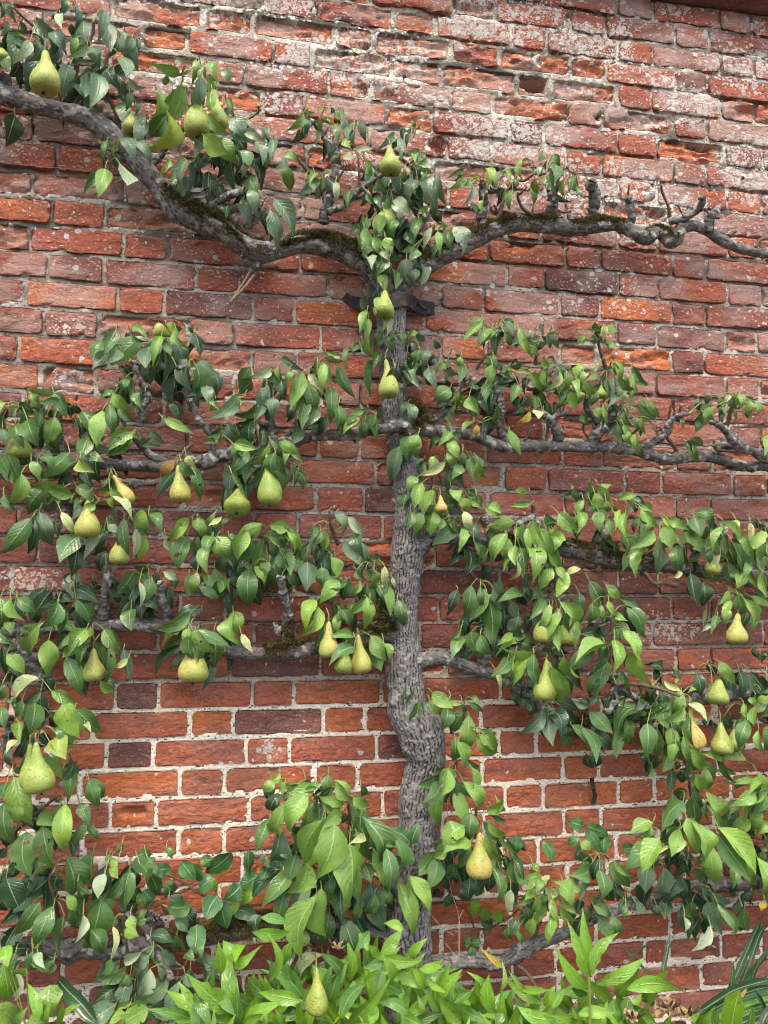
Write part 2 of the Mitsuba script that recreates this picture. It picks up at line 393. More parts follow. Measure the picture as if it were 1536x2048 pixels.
# special bricks: pixel of a point on it -> what it is like
SPALL = [(450, 60), (560, 45), (700, 52), (715, 80), (640, 98), (900, 115), (800, 95), (820, 140), (950, 165), (1060, 165), (485, 190), (860, 40), (1200, 185), (1050, 118), (1350, 300), (1110, 180), (40, 360), (420, 25),
         (310, 15), (330, 60), (340, 120), (1240, 430), (1275, 420), (880, 340), (330, 80), (1010, 210), (715, 140), (1180, 250)]
ORANGE = [(700, 600), (1270, 610), (1320, 650), (945, 530), (1300, 1350), (600, 1370), (150, 590), (980, 1500), (740, 250), (1300, 345), (860, 240), (1455, 680), (1260, 1590), (700, 1440), (260, 1560), (1340, 730),
          (945, 220), (60, 755), (280, 1650), (430, 1690), (1210, 1590), (1350, 1590), (930, 690), (1030, 680), (670, 640), (690, 1560), (400, 1440), (1250, 725)]
DARK = [(100, 1000), (60, 560), (860, 1500), (1180, 560), (230, 1500), (1090, 1590), (1365, 175), (1080, 250), (1180, 690), (30, 1100), (1430, 560), (1080, 1275), (800, 1500), (1230, 560), (250, 1390), (700, 1390), (600, 1450), (1160, 610)]
CRATER = [(877, 291, 17, 13, 0.030), (1070, 166, 30, 10, 0.05), (1402, 288, 26, 11, 0.055), (1210, 1625, 0, 0, 0), (264, 1624, 22, 8, 0.016), (1160, 205, 14, 8, 0.04), (1200, 235, 10, 6, 0.03), (745, 90, 18, 6, 0.03), (1315, 425, 22, 9, 0.022)]


def near_px(lst, x0, x1, z0, z1):
    for q in lst:
        p = at(q[0], q[1])
        if x0 <= p[0] <= x1 and z0 <= p[2] <= z1:
            return q
    return None


def brick_mesh(x0, x1, z0, z1, seed, fine=True):
    r = np.random.default_rng(seed)
    cell = 0.0055 if fine else 0.016
    nx, nz = max(6, int((x1 - x0) / cell)), max(5, int((z1 - z0) / cell))
    # parameter lines closer together at the arrises
    def line(n):
        t = np.linspace(0, 1, n); return 0.5 - 0.5 * np.cos(np.pi * t) * (0.45 + 0.55 * abs(np.cos(np.pi * t))) if fine else t
    u, w = np.meshgrid(line(nx), line(nz), indexing='ij')
    L, Hh = x1 - x0, z1 - z0
    top = (z0 + z1) / 2
    age = np.clip((top - 1.0) / 1.8, 0, 1)            # worn more towards the top of the wall
    # uneven outline: corners knocked back, edges wavering
    rc = r.uniform(0.0025, 0.006) + 0.003 * age * r.uniform(0, 1)
    X, Z = u * L, w * Hh
    ix = rc - np.sqrt(np.maximum(rc**2 - np.maximum(rc - np.minimum(Z, Hh - Z), 0)**2, 0))
    iz = rc - np.sqrt(np.maximum(rc**2 - np.maximum(rc - np.minimum(X, L - X), 0)**2, 0))
    X = ix + (L - 2 * ix) * u
    Z = iz + (Hh - 2 * iz) * w
    P = np.stack([X + x0, np.full_like(X, seed % 97 * 3.1), Z + z0], -1)
    amp = 0.0016 + 0.0022 * age
    X = X + amp * 2 * (N3(P * 38, 1) - 0.5) + (r.uniform(-1, 1) * 0.0015) * w
    Z = Z + amp * 2 * (N3(P * 38, 2) - 0.5) + (r.uniform(-1, 1) * 0.002) * u
    e = np.minimum(np.minimum(u, 1 - u) * L, np.minimum(w, 1 - w) * Hh)
    y = r.normal(0, 0.0011) + (u - 0.5) * r.normal(0, 0.002) + (w - 0.5) * r.normal(0, 0.0015)
    rad = r.uniform(0.002, 0.004) + 0.002 * age
    y = y + 0.6 * rad * (1 - np.clip(e / rad, 0, 1))**2
    y = y + 0.0050 * (meshkit.fbm(P * [24, 1, 40], 3, 3) - 0.5) + 0.0034 * (meshkit.fbm(P * [90, 1, 140], 2, 4) - 0.5)
    # shallow crease lines of the moulded clay
    cre = abs(N3(P * [16, 1, 45] + 5, 6) - 0.5)
    y = y + 0.0024 * np.exp(-(cre / 0.035)**2)
    sp = 0.0
    spalled = near_px(SPALL, x0, x1, z0, z1)
    chance = 0.05 + 0.22 * age**2
    s = 1.0 if spalled else (r.uniform(0.35, 0.8) if r.random() < chance else 0.0)
    if s:
        m = meshkit.fbm(P * [13, 1, 24] + 11, 3, 7)
        m = np.clip((m - (0.60 - 0.30 * s)) / 0.10, 0, 1)
        lay = meshkit.fbm(P * [20, 1, 75], 3, 8)
        terr = np.floor(lay * 6) / 6 * 0.6 + lay * 0.4
        y = y + m * (0.003 + (0.012 + 0.012 * s) * terr)
        sp = m
    uvy = np.broadcast_to(sp, u.shape) * (0.7 if spalled else 0.55)
    c = near_px([q for q in CRATER if q[2]], x0, x1, z0, z1)
    if c:
        q = at(c[0], c[1])
        dd = np.sqrt(((X + x0 - q[0]) / (c[2] * 0.00142))**2 + ((Z + z0 - q[2]) / (c[3] * 0.00142))**2) + 0.5 * (N3(P * 60, 9) - 0.5)
        hole = np.clip((1.15 - dd) / 0.35, 0, 1)
        y = y + c[4] * hole
        uvy = np.maximum(uvy, 0.35 * hole)
    # edge chips
    ch = np.clip((meshkit.noise(P * 55 + 3, 12) - 0.80 + 0.10 * age) / 0.1, 0, 1) * np.clip(1 - e / 0.014, 0, 1)
    y = y + 0.009 * ch
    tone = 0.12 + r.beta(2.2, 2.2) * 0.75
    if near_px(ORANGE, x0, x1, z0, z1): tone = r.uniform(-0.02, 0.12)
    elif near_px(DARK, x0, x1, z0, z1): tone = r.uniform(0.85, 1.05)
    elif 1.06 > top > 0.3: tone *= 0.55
    elif 1.06 < top < 2.1: tone += 0.12  # mid-height bricks a step darker and more purple-brown
    V = np.stack([X + x0, y, Z + z0], -1)
    # skirt back into the wall
    a, b = nx, nz
    idx = np.arange(a * b).reshape(a, b)
    loop = np.r_[idx[:, 0], idx[-1, 1:], idx[-2::-1, -1], idx[0, -2:0:-1]]
    back = V.reshape(-1, 3)[loop].copy(); back[:, 1] = 0.05
    n = len(loop); j = np.arange(n); k = (j + 1) % n
    F = grid_faces(a, b)[:, ::-1]
    S = np.vstack([np.c_[loop[j], loop[k], a * b + k], np.c_[loop[j], a * b + k, a * b + j]])[:, ::-1]
    vv = np.vstack([V.reshape(-1, 3), back])
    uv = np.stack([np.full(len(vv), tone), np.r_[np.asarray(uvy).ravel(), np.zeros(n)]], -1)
    return vv, np.vstack([F, S])[:, ::-1], uv


bricks = []
for k in range(-15, 28):
    js = row_joints(k)
    for i, (a, b) in enumerate(zip(js, js[1:])):
        g = (0.0045 if k > 11 else 0.0036) + R.uniform(0, 0.002)
        z1, z0 = zbed(k) - (0.0048 if k > 11 else 0.0040) - R.uniform(0, 0.0022), zbed(k + 1) + (0.0048 if k > 11 else 0.0040) + R.uniform(0, 0.0022)
        if z0 < -0.02: continue
        bricks.append((a + g, b - g, z0, z1, 1000 + (k + 20) * 64 + i))


def view(p):
    """Pixel of a point, and its distance along the view."""
    d = np.asarray(p) - EYE
    c, s = math.cos(YAW), math.sin(YAW)
    x, y = c * d[0] - s * d[1], s * d[0] + c * d[1]
    c, s = math.cos(PITCH), math.sin(PITCH)
    y, z = c * y + s * d[2], -s * y + c * d[2]
    u, v = FOCAL * x / y, -FOCAL * z / y
    c, s = math.cos(ROLL), math.sin(ROLL)
    return 768 + c * u - s * v, 1024 + s * u + c * v, y


def shown(a, b, z0, z1):
    p0, p1 = view((a, 0, z1)), view((b, 0, z0))
    w = min(p1[0], 1536) - max(p0[0], 0); h = min(p1[1], 2048) - max(p0[1], 0)
    return max(w, 0) * max(h, 0)


order = sorted(bricks, key=lambda q: -shown(*q[:4]))
singles = set(q[4] for q in order[:300])
rest = Mesh()
for q in bricks:
    vis = shown(*q[:4]) > 0
    v, f, uv = brick_mesh(*q[:4], q[4], fine=vis)
    if q[4] in singles:
        put('brick', (v, f), 'brick_clay', wall, True, uv)
    else:
        rest.add(v, f, uv)
k = rest.put('brickwork', 'brick_clay', wall)
tag(k, 'smaller and half hidden bricks of the same wall', kind='stuff')

# mortar: a rough sheet behind the brick faces, raked back high up, repointed nearly flush below
mx, mz = np.arange(-1.5, 3.4, 0.0075), np.arange(-0.06, TOP + 0.004, 0.0075)
MX, MZ = np.meshgrid(mx, mz, indexing='ij')
MP = np.stack([MX, 0 * MX, MZ], -1)
new = np.clip((1.10 - MZ - 0.05 * meshkit.noise(MP * 4, 3)) / 0.06, 0, 1)
MY = 0.0062 - 0.0026 * new + 0.011 * (meshkit.fbm(MP * 40, 3, 5) - 0.5) * (1 - 0.55 * new) + 0.009 * np.clip((meshkit.fbm(MP * [6, 1, 14], 3, 6) - 0.52) / 0.15, 0, 1) * (1 - new)
for a, b, z0, z1, _ in bricks:      # hollow behind each brick, so that a deep spall shows clay, not mortar
    i0, i1, j0, j1 = (int(np.ceil((q - o) / 0.0075)) for q, o in ((a + 0.009, -1.5), (b - 0.009, -1.5), (z0 + 0.009, -0.06), (z1 - 0.009, -0.06)))
    MY[max(i0, 0):max(i1, 0), max(j0, 0):max(j1, 0)] = 0.065
put('mortar', (np.stack([MX, MY, MZ], -1).reshape(-1, 3), grid_faces(len(mx), len(mz))), 'lime_mortar', wall)

# coping: bricks on edge that oversail the wall face
for i in range(11):
    x = -1.5 + i * 0.45
    b = trimesh.creation.box(extents=(0.443, 0.40, 0.10)); b = b.subdivide_to_size(0.03)
    vv = np.array(b.vertices) + [x + 0.22, 0.13, TOP + 0.0535]
    vv += 0.006 * (np.stack([meshkit.noise(vv * 18, j) for j in range(3)], -1) - 0.5)
    put('coping_stone', (vv, b.faces), 'coping_brick', wall, 35)
core = trimesh.creation.box(extents=(4.9, 0.30, TOP + 0.05)); core.apply_translation((0.95, 0.23, TOP / 2 - 0.03))
put('core', core, 'lime_mortar', wall, False)


# ---------------------------------------------------------------- where the leaves hang
# Measured on 4 x enlargements of the photograph, tile by tile: leaf base x y, tip x y, breadth, tone (+ = well in front).
TILES = {
(0, 0): """130 270 0 400 110 m;160 270 120 480 130 m;240 330 130 480 90 p;300 330 240 470 100 b;330 430 220 710 120 d;290 150 440 320 150 b;430 250 515 405 130 b;540 0 510 85 90 b;590 20 600 250 65 d;670 165 680 385 95 b;
835 85 815 270 75 b;870 180 900 420 115 b;985 250 1090 530 140 b;960 450 1000 640 105 b;890 540 935 670 95 d;900 640 985 840 110 d;570 480 755 480 66 b;560 520 510 745 110 b;690 550 670 770 110 b;770 580 715 870 130 b;
470 420 500 780 70 d;150 160 180 275 60 b;50 20 115 140 70 b;120 930 40 1140 180 d;0 740 55 815 70 d;960 1110 840 1150 110 p;970 1105 1065 1280 85 b;890 1190 940 1345 80 d;850 1130 820 1290 45 m;840 1350 790 1550 110 l;
960 1310 980 1480 125 p;1250 700 1180 955 125 l;1450 660 1340 975 120 l;1330 890 1215 1165 185 y2;1140 940 1085 1120 105 b;1090 1130 1190 1280 90 b;1440 590 1280 560 85 l;1410 465 1520 510 40 p;1330 600 1310 665 70 l;
1490 820 1440 1045 70 m;1360 1275 1280 1400 50 l;1480 1260 1375 1340 90 p;1536 1285 1470 1490 100 b;1450 1400 1345 1615 125 b;1040 640 1140 700 70 p;960 820 1005 1000 95 b;740 370 775 510 130 b;620 300 575 425 60 l;1040 740 1010 870 60 m;
250 360 130 300 70 b;480 110 500 230 70 p;430 480 560 640 80 d;1060 300 1000 420 80 b;620 640 660 800 60 d;520 640 560 760 70 d;1080 1010 1150 1110 90 d;700 360 600 440 80 m;20 420 60 560 90 m;150 480 90 600 90 d;30 150 20 270 70 b""",
(384, 0): """130 500 190 635 85 l;140 590 225 785 75 l;60 600 40 885 125 b+;160 710 190 885 95 l+;280 785 335 930 60 m;130 915 285 1060 100 l+;90 1080 265 1195 190 l+;290 945 415 1110 130 b;300 1020 415 1200 110 d;60 1120 30 1240 85 p;340 1130 235 1245 95 b;
420 1060 570 1130 85 p;580 1010 615 1110 65 b;640 1110 640 1285 95 b;745 1250 665 1340 85 p;730 1240 840 1280 65 l;750 1325 780 1480 85 l;450 1205 535 1445 115 d;360 1205 415 1370 115 b;310 1300 320 1510 100 d;110 1240 60 1335 95 d;20 1290 10 1480 75 b;
140 1370 150 1615 105 d;470 1395 525 1545 110 m;430 1555 460 1775 110 b;480 1500 515 1700 95 b;300 1630 270 1755 85 d;665 1590 805 1835 150 b+;690 1750 690 1885 55 b;890 905 775 1030 80 l;920 950 910 1060 65 b;990 1010 985 1140 45 b;1050 880 1000 900 55 l;
1110 865 1145 900 55 b;1200 880 1235 1000 65 b;1190 1000 1165 1115 75 b;1310 970 1300 1150 75 b;1070 1100 1100 1255 80 d;1200 1120 1270 1180 65 l;1290 1190 1425 1190 45 p;1205 1260 1300 1275 50 p;1420 1325 1430 1505 85 m;980 1385 925 1475 75 l;
900 1445 860 1555 75 m;1015 1450 945 1545 55 p;1150 1455 1150 1605 70 p;1080 1420 1060 1535 65 b;1270 1525 1245 1645 95 m;1400 1540 1445 1625 65 m;1450 1460 1536 1530 85 m;930 870 965 900 35 l;1130 950 1090 990 35 y;1150 900 1190 960 40 l;
200 1190 240 1330 90 d;250 1230 220 1400 90 d;350 1380 400 1480 90 d;200 1480 240 1600 90 d;400 1500 330 1620 90 d;130 1130 160 1290 80 d;500 1140 560 1290 80 b;560 1240 560 1340 60 b;1380 1820 1430 1960 95 l;1470 1800 1540 1870 90 m;1370 1900 1350 2040 95 m;1440 1900 1500 2030 100 l;1520 1880 1480 1980 80 p;1420 1960 1390 2060 90 b;1500 1960 1536 2060 100 d;1480 1560 1530 1660 95 b;1450 1640 1400 1740 80 d;1500 1660 1460 1780 95 d;1400 1740 1360 1850 85 m;30 480 10 640 60 l;80 560 60 640 50 l;1250 1010 1240 1120 60 b;1030 960 1040 1060 50 l;1390 1290 1440 1400 50 l""",
(768, 0): """250 1020 220 965 40 l;110 1110 75 1185 45 m;150 1090 150 1225 65 b;220 1060 185 1165 65 b;225 1220 205 1305 65 b;250 1250 250 1315 65 l;335 1260 270 1310 55 l;290 1350 370 1380 45 l;110 1370 120 1545 110 d;270 1440 195 1595 105 b;340 1410 415 1625 135 b;
440 1385 475 1610 85 b;250 1515 285 1645 135 d;360 1605 395 1725 75 b;70 1605 195 1710 115 p;30 1480 20 1565 65 b;70 1655 115 1855 95 d;270 1680 355 1720 65 l;290 1745 220 1960 85 m;0 1830 40 1905 85 l;110 1850 120 2005 120 d;380 1820 320 1965 75 p;
520 1850 540 1995 75 m;555 1815 640 2000 135 p;460 1785 505 1805 45 l;430 1850 450 2005 65 l;230 1985 135 2005 45 l;620 1450 545 1510 65 l;690 1440 645 1485 55 l;700 1490 665 1615 60 b;755 1415 695 1465 65 l;820 1345 835 1465 95 l;925 1370 885 1480 65 p;
870 1430 890 1510 55 d;930 1490 920 1625 85 d;1030 1520 1010 1655 75 l;1050 1430 1050 1505 55 b;790 1600 780 1685 50 l;1155 1280 1105 1415 75 l;1275 1205 1235 1285 65 p;1350 1240 1405 1330 75 m;1310 1280 1310 1355 55 b;1360 1300 1395 1400 65 m;
1255 1335 1235 1405 55 p;1200 1430 1235 1545 65 l;1360 1395 1350 1515 95 m;1470 1405 1470 1555 65 l;1515 1395 1545 1510 80 m;1400 1480 1430 1555 55 m;40 1290 20 1370 40 m;300 1330 240 1410 60 m;30 1420 60 1560 90 b;160 1360 190 1460 70 m;
10 1900 60 2010 100 l;60 1960 130 2060 100 b;-10 2000 40 2080 90 p;150 1900 170 2030 110 d;260 1990 210 2070 90 m;330 1960 380 2060 80 b;90 1750 40 1880 100 m;180 1840 250 1960 100 b;0 1720 -40 1850 95 l;40 1400 -20 1520 100 b;120 1560 160 1680 100 d;210 1480 260 1600 90 m;300 1500 360 1620 90 b;200 1600 250 1720 90 d;60 1780 30 1950 80 d;250 1850 350 1960 90 d;180 1720 150 1850 80 d;20 1580 80 1660 70 m;470 1840 440 1920 60 b;980 1360 1000 1430 40 l""",
(1152, 0): """0 1405 25 1525 65 m""",
(0, 512): """930 590 850 765 100 m;920 740 845 845 115 b;1140 645 925 855 125 m;1050 570 1155 640 55 l;1010 610 1010 745 35 d;1290 640 1230 835 85 l;1210 720 1180 885 115 b;1310 690 1290 970 115 b;1330 550 1425 605 70 l;1410 585 1505 725 85 l;1410 675 1480 865 115 b;
1500 840 1540 1055 95 b;1500 570 1545 610 60 m;1180 865 1200 1005 95 d;1240 840 1290 1025 100 d;1400 955 1400 1160 190 d;1000 865 1035 985 95 d;950 895 930 1090 95 m;1000 980 1010 1085 105 m;1080 940 1110 1065 95 d;1120 1080 1185 1155 85 d;1070 1060 1070 1225 75 m;
1160 1080 1130 1205 65 m;900 1105 1015 1230 95 l;860 1080 830 1130 60 d;945 1070 825 1130 65 m;885 1180 765 1270 65 m;430 1085 525 1270 115 m;540 1170 575 1265 65 d;430 1100 245 1070 55 l;400 1150 365 1315 100 d;310 1200 280 1410 95 m;245 1100 305 1175 85 l;
220 1170 165 1205 50 m;150 1225 150 1380 105 m;440 1285 370 1480 115 l;220 1305 280 1495 135 m;120 1355 185 1515 125 m;50 1190 -5 1265 65 l;30 1265 70 1375 85 m;20 1380 60 1475 80 b;660 1240 745 1480 155 m;820 1235 800 1490 105 l;880 1180 905 1415 85 m;
960 1240 985 1385 55 d;1070 1405 885 1540 125 l;1080 1420 1195 1450 55 m;1310 1300 1515 1405 70 l;1200 1390 1325 1480 75 b;600 1300 640 1430 80 d;700 1460 640 1625 100 m;750 1520 890 1540 60 b;780 1565 790 1790 145 d;870 1560 990 1650 125 d;560 1575 360 1735 120 m;
610 1640 530 1800 105 m;640 1620 725 1720 100 y3;340 1580 430 1625 80 b;380 1500 465 1570 85 d;50 1540 190 1815 105 m;0 1600 120 1785 85 m;170 1740 105 1975 115 l;510 1850 270 1830 100 l;500 1865 465 1965 130 l;370 1850 225 2040 125 m;430 1950 375 2045 95 b;
610 1840 765 1965 115 m;880 1740 770 1855 65 m;940 1760 1095 1920 95 l;870 1850 800 1900 65 y;880 1870 1020 1980 85 l+;900 1910 1045 2048 60 w+;800 1960 905 2015 85 l;760 1990 685 2055 85 l;560 1960 495 2035 80 b;640 1960 595 2045 70 b;1395 1640 1305 1755 85 k;
1385 1740 1280 1905 85 d;1490 1600 1540 1690 60 w;1450 1640 1545 1750 80 m+;30 1910 110 2025 85 m;250 1640 300 1760 70 l;700 1700 740 1830 90 d;520 1700 480 1840 90 d;900 1660 920 1760 100 d;1000 1060 960 1200 90 d;230 1400 260 1560 90 d;60 1640 60 1790 80 m;
300 1660 330 1760 70 m;700 1350 650 1480 80 d;890 1440 840 1540 70 d;1450 960 1420 1080 80 d;1360 1160 1430 1290 80 d;1330 800 1360 960 90 d""",
(384, 512): """1380 20 1425 95 90 p;1425 80 1536 90 95 p;1490 210 1385 430 100 d;1480 460 1540 570 85 w;1400 440 1355 575 65 l;1410 500 1390 655 75 l;1400 640 1440 820 75 l;1275 740 1235 885 55 m;1345 715 1290 765 60 b;1470 830 1405 1080 105 m;1165 870 1290 1095 95 m;
1065 800 1180 855 45 l;1000 805 1000 955 65 m;1060 860 1040 1085 85 l;930 945 1025 1095 60 w;950 1050 1075 1135 85 d;885 930 805 1190 130 l;720 820 865 900 115 b;640 900 505 970 100 p;690 885 725 985 95 l;490 960 395 1100 115 m;365 1105 200 1275 120 b;520 1170 345 1275 85 m;
560 1050 620 1235 110 b;720 980 740 1135 120 d;745 1100 700 1225 100 d;650 1130 640 1275 85 b;920 1125 855 1355 105 m;985 1190 920 1360 100 m;840 1310 800 1485 125 b;1110 1045 1110 1300 110 m;1170 1195 1140 1390 105 m;1190 1320 1175 1455 90 d;1340 1295 1215 1405 90 l;
1375 1240 1275 1260 60 l;1385 1310 1385 1455 75 m;1470 1265 1480 1440 95 m;280 1335 435 1460 115 b;490 1310 490 1530 95 d;240 1370 165 1430 75 m;190 1490 95 1505 75 m;330 1500 500 1540 110 l;450 1560 315 1735 115 m;625 1530 495 1660 90 l;640 1600 475 1720 75 d;
670 1570 650 1760 85 m+;720 1680 730 1860 95 m;695 1490 845 1590 75 l;680 1540 750 1640 75 l;510 1670 440 1810 95 m;330 1650 300 1900 110 d;270 1850 250 2010 110 d;320 1740 425 1925 65 m+;850 1710 895 1835 55 m;0 1680 75 1915 95 m;20 610 70 770 75 d;60 830 150 1035 115 b;
20 850 30 1075 125 m;120 1040 130 1180 85 b;170 1140 190 1205 55 l;600 990 560 1120 90 d;800 1190 770 1300 80 d;680 1000 640 1120 90 d;960 1330 1000 1400 60 m;1000 1280 1040 1370 70 d;440 1820 420 1960 90 d;560 1700 480 1830 80 m;640 1690 700 1800 70 d;380 1560 420 1700 80 d;
420 1120 380 1210 80 l;770 920 740 1000 80 l;1230 1330 1250 1440 70 d;1300 1270 1240 1340 60 m""",
(768, 512): """10 20 -40 120 100 m;50 60 90 190 95 b;-30 150 20 260 90 l;120 190 60 310 90 d;0 220 50 330 80 m;-20 330 -60 450 85 l;60 300 110 400 80 m;30 640 70 760 90 b;-20 600 -70 720 85 m;90 640 40 740 80 l;120 780 90 900 80 d;-30 780 -90 900 90 m;10 980 60 1090 90 d;70 90 20 295 95 d;110 120 85 255 75 m;180 20 145 205 95 b;260 50 270 115 85 b;255 100 240 240 95 b;320 60 285 235 85 b;40 20 20 95 70 m;100 290 85 435 65 d;20 480 30 610 60 w;130 610 185 700 55 m;275 610 315 675 65 b;200 640 265 620 55 l;160 690 195 765 80 d;
290 750 245 855 75 m;355 745 325 885 95 b;180 805 190 970 125 d;230 880 155 1065 85 b;300 870 285 1035 100 b;360 890 405 1030 85 b;90 900 -10 1060 75 d+;60 1150 40 1385 85 d;140 1150 110 1295 85 b;190 1175 195 1345 95 b;570 780 605 810 45 l;615 805 590 875 55 l;
630 865 610 995 75 m;490 860 435 915 55 l;495 910 585 930 65 b;530 1055 410 1155 115 m;785 530 655 670 85 l;870 580 755 715 75 l;905 575 890 785 100 m;970 540 1035 625 85 b;960 610 995 700 65 m;1050 600 1020 705 65 b;1080 570 1185 785 75 l;1070 650 1070 725 55 m;
1230 590 1205 655 55 d;1250 680 1220 790 75 m;1360 610 1395 725 55 b;1300 640 1375 580 45 l;870 865 850 1010 115 l;830 975 645 1090 130 d;960 910 900 1015 85 d;1005 885 985 975 75 m;1110 850 1030 890 55 m;860 1020 820 1145 95 m;960 1010 915 1085 100 d;800 1130 830 1245 105 d;
850 1130 815 1300 120 d;860 1260 795 1395 95 d;910 1200 880 1310 65 m;1075 1030 1025 1155 110 m;1130 1100 1085 1195 95 b;1200 1115 1190 1225 85 m;1170 935 1245 1070 90 l;1060 930 1175 920 45 l;1270 915 1285 1025 65 l;1355 860 1305 1000 105 b;1405 915 1340 1060 60 w;
1265 830 1315 885 85 l;1230 1150 1265 1255 125 d;1460 920 1440 1070 95 m;1500 870 1545 900 75 m;1290 1160 1365 1295 75 m;1500 1080 1520 1210 95 l;1390 1080 1400 1185 65 m;1520 1000 1540 1095 65 l;1170 1250 1095 1315 55 y;1200 1230 1220 1315 60 w;740 1350 740 1425 60 y;
720 1330 635 1395 45 l;800 1325 725 1310 35 m;680 1125 745 1250 115 l;645 1120 565 1205 90 m;570 1190 560 1285 75 m;1005 1400 1085 1570 65 l;510 1160 445 1245 65 b;275 1430 195 1555 90 l+;260 1465 250 1595 145 m;155 1470 185 1625 105 m;130 1515 60 1770 135 b;
265 1610 230 1810 145 m;475 1480 370 1530 85 m;545 1410 445 1505 85 l;520 1560 535 1670 85 l;405 1600 345 1725 85 l;490 1650 325 1740 75 w;520 1480 595 1610 95 l;630 1565 600 1665 85 m;580 1635 650 1840 125 b;690 1615 730 1810 115 m;755 1635 815 1755 75 l;
265 1770 195 1875 85 l;305 1815 250 2000 115 l;385 1870 310 2025 95 l;540 1870 590 1965 85 l;470 1880 620 1960 85 m;620 1930 640 2045 95 l;700 1950 775 2005 75 l;740 1910 780 1990 60 l;1180 1975 1045 2000 60 l;830 2010 945 2040 85 l;400 1990 350 2065 115 l;
660 1900 720 2010 80 m;560 1970 540 2060 80 m;450 1950 470 2060 80 m;200 1900 180 2040 100 m;150 1640 120 1760 80 d;620 1660 560 1760 80 m;1000 950 960 1060 90 d;1060 960 1080 1060 80 d;1150 980 1130 1090 80 d;1250 1020 1230 1150 90 d;1330 1000 1370 1100 80 m;
1450 1060 1430 1160 80 m;700 1000 740 1060 80 d;780 1080 760 1200 70 d;1400 1180 1360 1260 70 d;1120 1190 1040 1260 80 d;230 1000 170 1040 60 m;60 1080 20 1200 60 d;160 230 120 320 60 d;330 330 380 360 10 m""",
(1152, 512): """210 550 125 580 65 l;190 575 155 630 65 m;230 555 325 595 65 l;205 615 150 695 85 b;240 555 220 665 65 w;70 635 15 705 55 l;240 665 305 735 45 l;185 860 105 900 55 w;30 855 -5 945 85 l;330 850 360 1000 75 l;290 850 310 945 65 l;450 875 565 1005 95 m;440 935 490 1085 70 l;
380 955 420 1085 55 l;225 950 175 1065 65 d;240 1000 260 1085 65 m;190 960 90 1000 55 l;130 1045 100 1175 85 m;30 1080 15 1165 95 l;55 1000 105 1125 65 l;300 975 300 1095 75 b;350 1030 355 1125 60 m;315 1105 265 1195 75 b;450 1075 430 1185 55 m;380 1195 370 1350 75 b;
490 1180 620 1285 75 m;580 1155 665 1275 65 l;430 1185 480 1215 50 l;455 1285 520 1425 65 m;520 1285 545 1415 45 l;350 1310 245 1435 65 b;380 1345 390 1465 60 l;420 1400 440 1505 65 l;475 1420 490 1565 65 l;220 1185 250 1325 65 l;140 1215 195 1295 85 l;845 1290 855 1365 40 l;
915 1465 1005 1510 75 m;930 1505 975 1625 75 m;1050 1180 1000 1305 85 m;1120 1200 1085 1345 105 l;1010 1285 965 1395 75 m;1230 1105 1185 1175 60 w;1310 1105 1310 1210 55 l;1170 1175 1195 1255 55 m;1280 1240 1275 1330 55 m;1370 1145 1365 1235 55 l;1430 1165 1445 1275 65 l;
1540 1430 1505 1600 70 l;180 1835 275 1965 75 l;105 1885 15 1935 65 d;150 1895 220 2005 75 l;60 1955 20 2055 85 l;330 1955 465 1925 75 l;470 1920 480 2035 85 d;240 1955 260 2045 65 l;520 1990 610 2055 75 l;410 2000 420 2060 70 m;130 1990 150 2060 80 m;300 2000 330 2060 70 m;
1140 1120 1120 1200 50 l;1350 1120 1420 1180 45 l;260 1060 220 1180 60 m;60 920 30 1010 60 l;400 1250 430 1350 60 m;500 1000 560 1040 30 l""",
